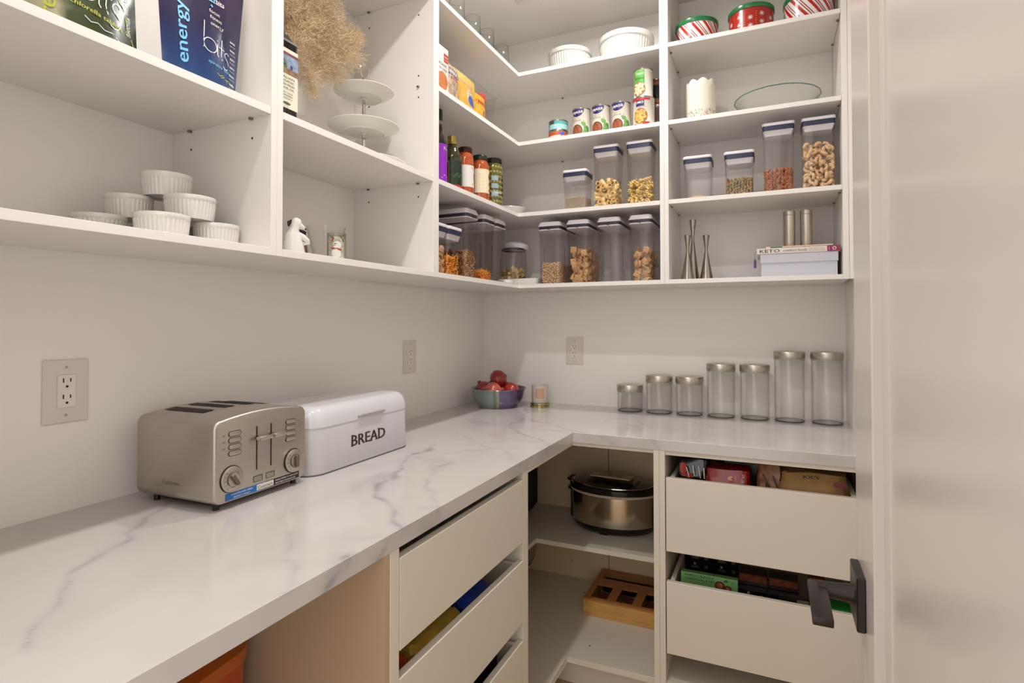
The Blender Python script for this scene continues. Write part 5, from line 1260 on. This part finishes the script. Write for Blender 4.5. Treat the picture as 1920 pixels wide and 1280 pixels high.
obj('control_plate', BX(-.030, .030, -.1285, -.1262, .168, .182, bev=.0008), mat('plate_brown', '#4d362a', .3), t)
t = thing('manual_bag', 'clear bag with folded paper manual lying on the slow cooker lid', 'manual', (.705, -.195, .4412+.2065), -.08)
bm = bmesh.new(); V, F = [], []; nx, ny = 14, 8; rn = random.Random(2)
for side in (0, 1):
    for j in range(ny+1):
        for i in range(nx+1):
            e_ = math.sin(PI*i/nx)*math.sin(PI*j/ny); V.append((-.105+.21*i/nx, -.055+.12*j/ny, (.003+.020*e_*(.5+.5*math.sin(i*1.7+j))*(j/ny)+.006*e_) if side else .001))
    b0 = side*(nx+1)*(ny+1)
    for j in range(ny):
        for i in range(nx): a = b0+j*(nx+1)+i; F.append((a, a+1, a+nx+2, a+nx+1))
obj('plastic_bag', (V, F), thinglass('crinkled_bag', (.86, .80, .70), (.6, .52, .42)), t, smooth=True)
pp = obj('paper', BX(-.085, .085, -.052, .012, .012, .0145, bev=.0006), mat('manual_paper', '#e0d0b4', .6), t); pp.rotation_euler = (-.05, 0, 0)
ft = top(.0146); strokes('print', mat('brown_print', '#4a3420', .5), pp, ft, [[(-.05+.014*k, -.034), (-.042+.014*k, -.004)] for k in range(8)]+[[(-.055, -.012), (.02, -.008)]], .003)

t = thing('bamboo_organizer', 'bamboo bag organizer box with window slots on the bottom corner shelf', 'organizer', (.775, -.170, .1252)); 
hw, hd, hh = .165, .146, .060
obj('front_panel', BX(-hw, hw, -hd, -hd+.010, 0, hh-.0002, bev=.001), WOODB, t); obj('back_panel', BX(-hw, hw, hd-.010, hd, 0, hh-.0002, bev=.001), WOODB, t)
obj('side_panel', BX(-hw, -hw+.010, -hd+.0102, hd-.0102, 0, hh-.0002), WOODB, t); obj('side_panel', BX(hw-.010, hw, -hd+.0102, hd-.0102, 0, hh-.0002), WOODB, t)
obj('base_panel', BX(-hw+.0102, hw-.0102, -hd+.0102, hd-.0102, .001, .006), WOODB, t)
# perforated top: grid minus windows
xs = [-hw, -.139, -.074, -.038, .027, .063, .128, hw]; ys = [-hd, -.124, -.005, .055, .118, hd]
bm = bmesh.new()
for i in range(len(xs)-1):
    for j in range(len(ys)-1):
        if (j == 1 and i in (1, 3, 5)) or (j == 3 and 1 <= i <= 5): continue
        box(bm, xs[i], xs[i+1], ys[j], ys[j+1], hh, hh+.007)
bmesh.ops.remove_doubles(bm, verts=bm.verts, dist=1e-5)
obj('slotted_top', bm, mat('bamboo_top', '#b4743c', .4, var=.16, vscale=14, stretch=(12, 1, 12)), t)
for i in (1, 3, 5): obj('window_liner', BX(xs[i]+.002, xs[i+1]-.002, ys[1], ys[2], .020, .036, bev=.004), mat('liner_rust', '#6d3420', .5, var=.3, vscale=30), t)
obj('slot_liner', BX(xs[1], xs[6], ys[3], ys[4], .012, .045), BLACK, t)

t = thing('black_appliance', 'tall black appliance at the back of the corner cabinet shelf', 'appliance', (.168, -.205, .4412), .03)
obj('housing', loft([(.28, .33, .03, .012), (.29, .34, .03, .02), (.29, .34, .03, .30), (.27, .31, .03, .32)]), mat('appliance_black', '#070606', .5, spec=.2), t, smooth=True); obj('base', loft([(.27, .30, .03, 0), (.27, .30, .03, .012)]), BLACK, t); obj('latch', BX(.1452, .148, -.1, -.07, .03, .036), CHROME, t)
for k, lab in enumerate(('white plate with dark rim standing upright, front of four', 'white plate with dark rim standing upright, second of four', 'white plate with dark rim standing upright, third of four', 'white plate with dark rim standing upright, rearmost of four')):
    t = thing('plate', lab, 'plate', (.183+.001*k, -.070-.028*k, .1252+.132), 0, 'plates standing on edge in the corner cabinet'); t.rotation_euler = (PI/2-.12, 0, 0)
    obj('plate_body', lathe([(0, .004), (.07, .004), (.074, 0), (.078, .001), (.10, .012), (.130, .020), (.130, .0225), (.098, .0150), (.07, .007), (0, .007)], 56), mat('plate_grey_white', '#d8ccba', .3), t, smooth=True)
    obj('dark_rim', lathe([(.1295, .0208), (.1312, .0205), (.1312, .0230), (.1295, .0227), (.1295, .0208)], 56), mat('rim_dark', '#3a3028', .4), t)

# orange tub in the open cubby
OT = mat('orange_tub_plastic', '#c4480c', .15, coat=.5, var=.35, vscale=14)
t = thing('orange_tub', 'translucent orange tub with lid under the left end of the counter', 'tub', (.262, -1.842, .4402), .1)
obj('tub_body', loft([(.22, .19, .05, 0), (.24, .21, .055, .01), (.275, .25, .07, .16), (.275, .25, .07, .215)]), OT, t, smooth=True)
obj('tub_lid', loft([(.285, .26, .075, .215), (.288, .263, .075, .220), (.284, .26, .072, .238), (.22, .20, .05, .250)]), mat('orange_lid', '#b85a10', .2, coat=.4), t, smooth=True)
obj('lid_knob', tube([(-.04, 0, .248), (-.03, 0, .268), (.03, 0, .268), (.04, 0, .248)], .010, 10), OT, t, smooth=True)
t = thing('red_snack_bag', 'crumpled red bag with yellow label in front of the orange tub', 'bag', (.50, -1.985, .4402), PI/2+.3)
ob, f = None, None
V, F = [], []; nx, nz_ = 14, 12
for side in (1, -1):
    b0 = len(V)
    for j in range(nz_+1):
        for i in range(nx+1):
            s_ = j/nz_; V.append((-.12+.24*i/nx, side*(-.05*math.sin(PI*i/nx)*(1-s_**2)**.5-.006*math.sin(i*2.1+j*1.3)*math.sin(PI*i/nx)), .21*s_))
    for j in range(nz_):
        for i in range(nx): a = b0+j*(nx+1)+i; F.append((a, a+1, a+nx+2, a+nx+1))
obj('bag_body', (V, F), mat('red_foil', '#8e1410', .2, coat=.5, var=.3, vscale=20), t, smooth=True)
rect('label', mat('yellow_label', '#cf8a2a', .4), t, (lambda x, z, o: (x, -.05*math.sin(PI*(x+.12)/.24)*(1-(z/.21)**2)**.5-.007-o, z)), -.05, .05, .09, .15); strokes('label_lines', BLK, t, (lambda x, z, o: (x, -.05*math.sin(PI*(x+.12)/.24)*(1-(z/.21)**2)**.5-.008-o, z)), [[(-.04, .12), (.04, .12)], [(-.04, .135), (.03, .135)]], .006)

obj('latch', BX(.132, .150, -.09, -.04, .10, .225, bev=.006), BLACK, bpy.data.objects['orange_tub'])
# ---- drawer contents
def soft(name, label, cat, x0, x1, y0, y1, z0_, z1_, m, seed, rx=0, rz=0, amp=.006, group=None):
    rn = random.Random(seed); t = thing(name, label, cat, ((x0+x1)/2, (y0+y1)/2, z0_), rz, group); t.rotation_euler = (rx, 0, rz)
    w, d, h = x1-x0, y1-y0, z1_-z0_; secs = []
    for k in range(7):
        s_ = k/6; q = 1-.35*s_**3; secs.append((w*(.94+.06*math.sin(PI*s_)), max(d*q*(.9+.1*math.sin(PI*s_)), .008), min(w, d)*.22*q, h*s_))
    bm = loft(secs, n=4)
    bmesh.ops.subdivide_edges(bm, edges=bm.edges, cuts=1)
    for v in bm.verts:
        if v.co.z > .002: v.co += Vector((rn.uniform(-1, 1), rn.uniform(-1, 1), rn.uniform(-.7, .3)))*amp*min(1, v.co.z/h+.2)
    obj('bag_body', bm, m, t, smooth=True); return t, w, d, h
zb = .5566+.033
def fl_(d, k=.5): return flat(-d*k)
t, w, d, h = soft('coffee_bag', 'black and red foil bag at the left of the upper right drawer', 'bag', 1.022, 1.118, -.575, -.46, zb, .845, mat('black_foil', '#180b0c', .2, coat=.5, var=.5, vscale=30), 1)
f = flat(-d*.52); strokes('print', WHT, t, f, [[(-.02, .232), (-.012, .2)], [(0, .24), (.005, .205)], [(.018, .238), (.024, .2)], [(.034, .235), (.036, .20)]], .003, off=.004); blobs('print', RED, t, f, [(-.03, .225, .012, .022), (-.012, .205, .014, .008)], off=.003); text('COFFEE', mat('salmon_text', '#d9705c'), t, f, -.036, .225, .010, .04, rot=PI/2, off=.005)
t, w, d, h = soft('coffee_bag', 'bright red coffee bag lying in the upper right drawer', 'bag', 1.105, 1.245, -.588, -.45, zb, .822, mat('red_foil_bright', '#a50f0b', .25, coat=.4, var=.15, vscale=10), 2, amp=.004)
f = flat(-d*.50); disc('bean_print', P('peach', '#dca080'), t, f, .012, .213, .009, .007, off=.005, a0=.5, a1=5.5); rect('print', P('orange_red', '#cf5a35'), t, f, .004, .018, .185, .203, off=.006); text('NET WT', WHT, t, f, .048, .215, .008, .028, rot=PI/2-.2, off=.006); strokes('print', P('pink', '#d97f78'), t, f, [[(.026, .205), (.026, .225)]], .003, off=.006)
t, w, d, h = soft('patterned_bag', 'brown patterned bag between the red and kraft bags', 'bag', 1.262, 1.335, -.585, -.43, zb, .848, mat('brown_pattern', '#8d6038', .35, var=.55, vscale=50), 3)
strokes('print', BLK, t, flat(-d*.52), [[(-.02, .24), (.0, .2), (.012, .17)], [(.01, .235), (.022, .2)], [(-.01, .21), (-.004, .18)]], .004, off=.004)
t, w, d, h = soft('kraft_bag', 'crumpled kraft paper bag filling the right of the upper drawer', 'bag', 1.318, 1.515, -.597, -.42, zb, .835, mat('kraft_paper', '#a8834a', .6, var=.12, vscale=25, bump=.3, bscale=60), 4, amp=.007)
text("JOE'S", BLK, t, flat(-d*.46), -.005, .243, .009, .045, off=.008, bold=.001); blobs('print', P('maroon'), t, flat(-d*.45), [(.07, .228, .018, .010)], off=.010)
t, w, d, h = soft('dark_bag', 'dark brown bag behind the others in the upper right drawer', 'bag', 1.13, 1.50, -.40, -.28, zb, .845, mat('dark_brown_foil', '#1d0d09', .3, var=.5, vscale=25), 5)
# boxes in lower right drawer
BB = mat('black_carton', '#0d0e14', .3, coat=.2)
def choc(label, x, y, z, w=.088, d=.055, h=.031, rz=0, m=BB, front=True):
    t = thing('chocolate_box', label, 'box', (x, y, z), rz, 'small dark chocolate boxes in the lower right drawer'); obj('carton', BX(-w/2, w/2, 0, d, 0, h, bev=.0008), m, t); f = flat(0)
    if front:
        blobs('heart_print', WHT, t, f, [(-.0135, h*.80, .0032, .0028), (-.0105, h*.80, .0032, .0028), (-.012, h*.71, .0035, .003)]); text('CHOCOLATE', WHT, t, f, -.011, h*.50, .0032, .024); text('COLLECTION', WHT, t, f, -.011, h*.34, .0032, .026)
        rect('gold_print', mat('gold_foil', '#b79a5b', .35, .4), t, f, .022, .032, h*.30, h*.66, nx=1); rect('gold_print', BLK, t, f, .0255, .0285, h*.38, h*.58, nx=1, off=.0008)
    return t
zd = .229+.0325; ys_ = -.44
rows = [('topmost black chocolate box in the leftmost stack', 1.0625, zd+.165), ('second black chocolate box from the top in the leftmost stack', 1.0625, zd+.1335), ('topmost black chocolate box in the second stack from the left', 1.153, zd+.165), ('second black chocolate box from the top in the second stack', 1.153, zd+.1335)]
for lab, x, z_ in rows: choc(lab, x, ys_+.06, z_+.012)
for x in (1.0625, 1.153):
    for k in range(4): choc('black chocolate box in the lower layers of the left two stacks', x, ys_+.06, zd+.0005+.0355*k, h=.035, front=False)
for lab, x in (('black chocolate box under a brown lid in the third stack', 1.245), ('black chocolate box under a brown lid in the fourth stack', 1.337)):
    choc(lab, x, -.50, zd+.128)
    choc(('lower '+lab), x, -.50, zd+.0965)
    b_ = choc(lab.replace('black chocolate box under a brown lid', 'brown pictured chocolate box on top'), x, -.46, zd+.160, h=.036, d=.06, m=mat('brown_carton', '#3a1e12', .3, var=.5, vscale=30), front=False)
    rect('picture', mat('cocoa_picture', '#8a4c2e', .35, var=.5, vscale=50), b_, flat(0), -.042, .042, .012, .034)
    for k in range(3): choc('black chocolate box in the lower layers of the right two stacks', x, -.50, zd+.0015+.0315*k, front=False)
t = carton('snack_box', 'green chocolatey snack box leaning at the front left of the lower drawer', (1.116, -.588, zd+.001), 0, .176, .030, .211, mat('light_green_box', '#74a862', .4)); t.rotation_euler = (-.12, 0, 0); f = flat(0)
text('CHOCOLATEY', P('deep_green'), t, f, -.030, .203, .0072, .092, bold=.0004); text('CHOCOLAT\u00c9S', P('deep_green'), t, f, -.028, .192, .0072, .092, bold=.0004)
disc('picture', P('choc_brown', '#4b1f14'), t, f, .034, .185, .016, .014); disc('picture', mat('caramel', '#b05a30', .3, var=.4, vscale=90), t, f, .034, .186, .010, .008, off=.001); disc('picture', P('choc_brown'), t, f, .058, .179, .012, .010); disc('picture', mat('caramel'), t, f, .058, .180, .007, .005, off=.001); strokes('leaf_logo', P('deep_green'), t, f, [[(.046, .200), (.060, .201)], [(.050, .204), (.056, .204)]], .004)
strokes('fine_print', P('deep_green'), t, f, [[(-.06, .183), (.01, .183)], [(.068, .203), (.082, .203)], [(.068, .198), (.080, .198)]], .0012)
t = carton('coffee_pouch', 'dark brown pouch with cream label leaning in the lower drawer', (1.378, -.595, zd+.001), .08, .105, .03, .19, mat('espresso_carton', '#1c100c', .3, var=.4, vscale=20)); t.rotation_euler = (-.2, 0, .08)
rect('label', mat('cream_tag', '#b8a685', .5), t, flat(0), -.036, .036, .13, .166); rect('label', GRY, t, flat(0), -.002, .030, .172, .184)
t = carton('orange_box', 'narrow orange and black box standing beside the door handle', (1.432, -.50, zd+.001), 0, .045, .05, .232, mat('orange_black_carton', '#7a3510', .35, var=.6, vscale=14))
t = carton('green_box', 'bright green box at the right end of the lower drawer', (1.488, -.585, zd+.001), 0, .055, .06, .185, mat('bright_green_carton', '#0d7a1c', .35))
# left drawers
zl2 = .4665+.033
def lbag(lab, ya, yb, zt, m, seed):
    t = thing('snack_bag', lab, 'bag', (.575, (ya+yb)/2, zl2), PI/2)
    w = yb-ya; bm = loft([(w*.96, .13, .02, 0), (w, .14, .03, (zt-zl2)*.5), (w*.98, .125, .03, (zt-zl2)*.9), (w*.9, .09, .02, zt-zl2)], n=4); rn = random.Random(seed)
    bmesh.ops.subdivide_edges(bm, edges=bm.edges, cuts=1)
    for v in bm.verts:
        if v.co.z > .01: v.co += Vector((rn.uniform(-1, 1), rn.uniform(-1, 1), rn.uniform(-1, .6)))*.004
    obj('bag_body', bm, m, t, smooth=True); return t, zt-zl2
t, h = lbag('red and yellow snack bag at the near end of the second left drawer', -1.625, -1.535, .612, mat('red_yellow_bag', '#b0401c', .3, var=.7, vscale=22), 1)
strokes('print', BLK, t, top(h+.004), [[(-.03+.012*math.cos(a), -.02+.012*math.sin(a)) for a in [PI*k/8 for k in range(9)]], [(-.005+.012*math.cos(a), -.02+.012*math.sin(a)) for a in [PI*k/8 for k in range(9)]]], .002, off=.003)
t, h = lbag('long mustard yellow snack bag in the second left drawer', -1.530, -1.325, .616, mat('mustard_bag', '#bd9a34', .35, var=.35, vscale=18), 2)
t, h = lbag('dark blue snack bag at the far end of the second left drawer', -1.320, -1.165, .614, mat('blue_bag', '#17399c', .3, var=.35, vscale=16), 3)
text('GO', WHT, t, top(h+.005), .025, -.01, .018, .03, off=.003, bold=.001); blobs('print', ORG, t, top(h+.004), [(.066, .02, .014, .008)], off=.003)
zl3 = .245+.033
t = thing('patterned_box', 'black box with blue, orange and green motifs in the third left drawer', 'box', (.535, -1.31, zl3))
obj('carton', BX(-.07, .095, -.22, .17, 0, .128, bev=.001), BLACK, t)
rn = random.Random(9); f = top(.128)
for nm, col in (('blue', '#3f78c8'), ('orange', '#c8602a'), ('green', '#7fa06a')):
    blobs('motif_print', mat('motif_'+nm, col, .4), t, f, [(rn.uniform(-.065, .09), rn.uniform(-.21, .16), rn.uniform(.004, .008), rn.uniform(.003, .006)) for k in range(90)])
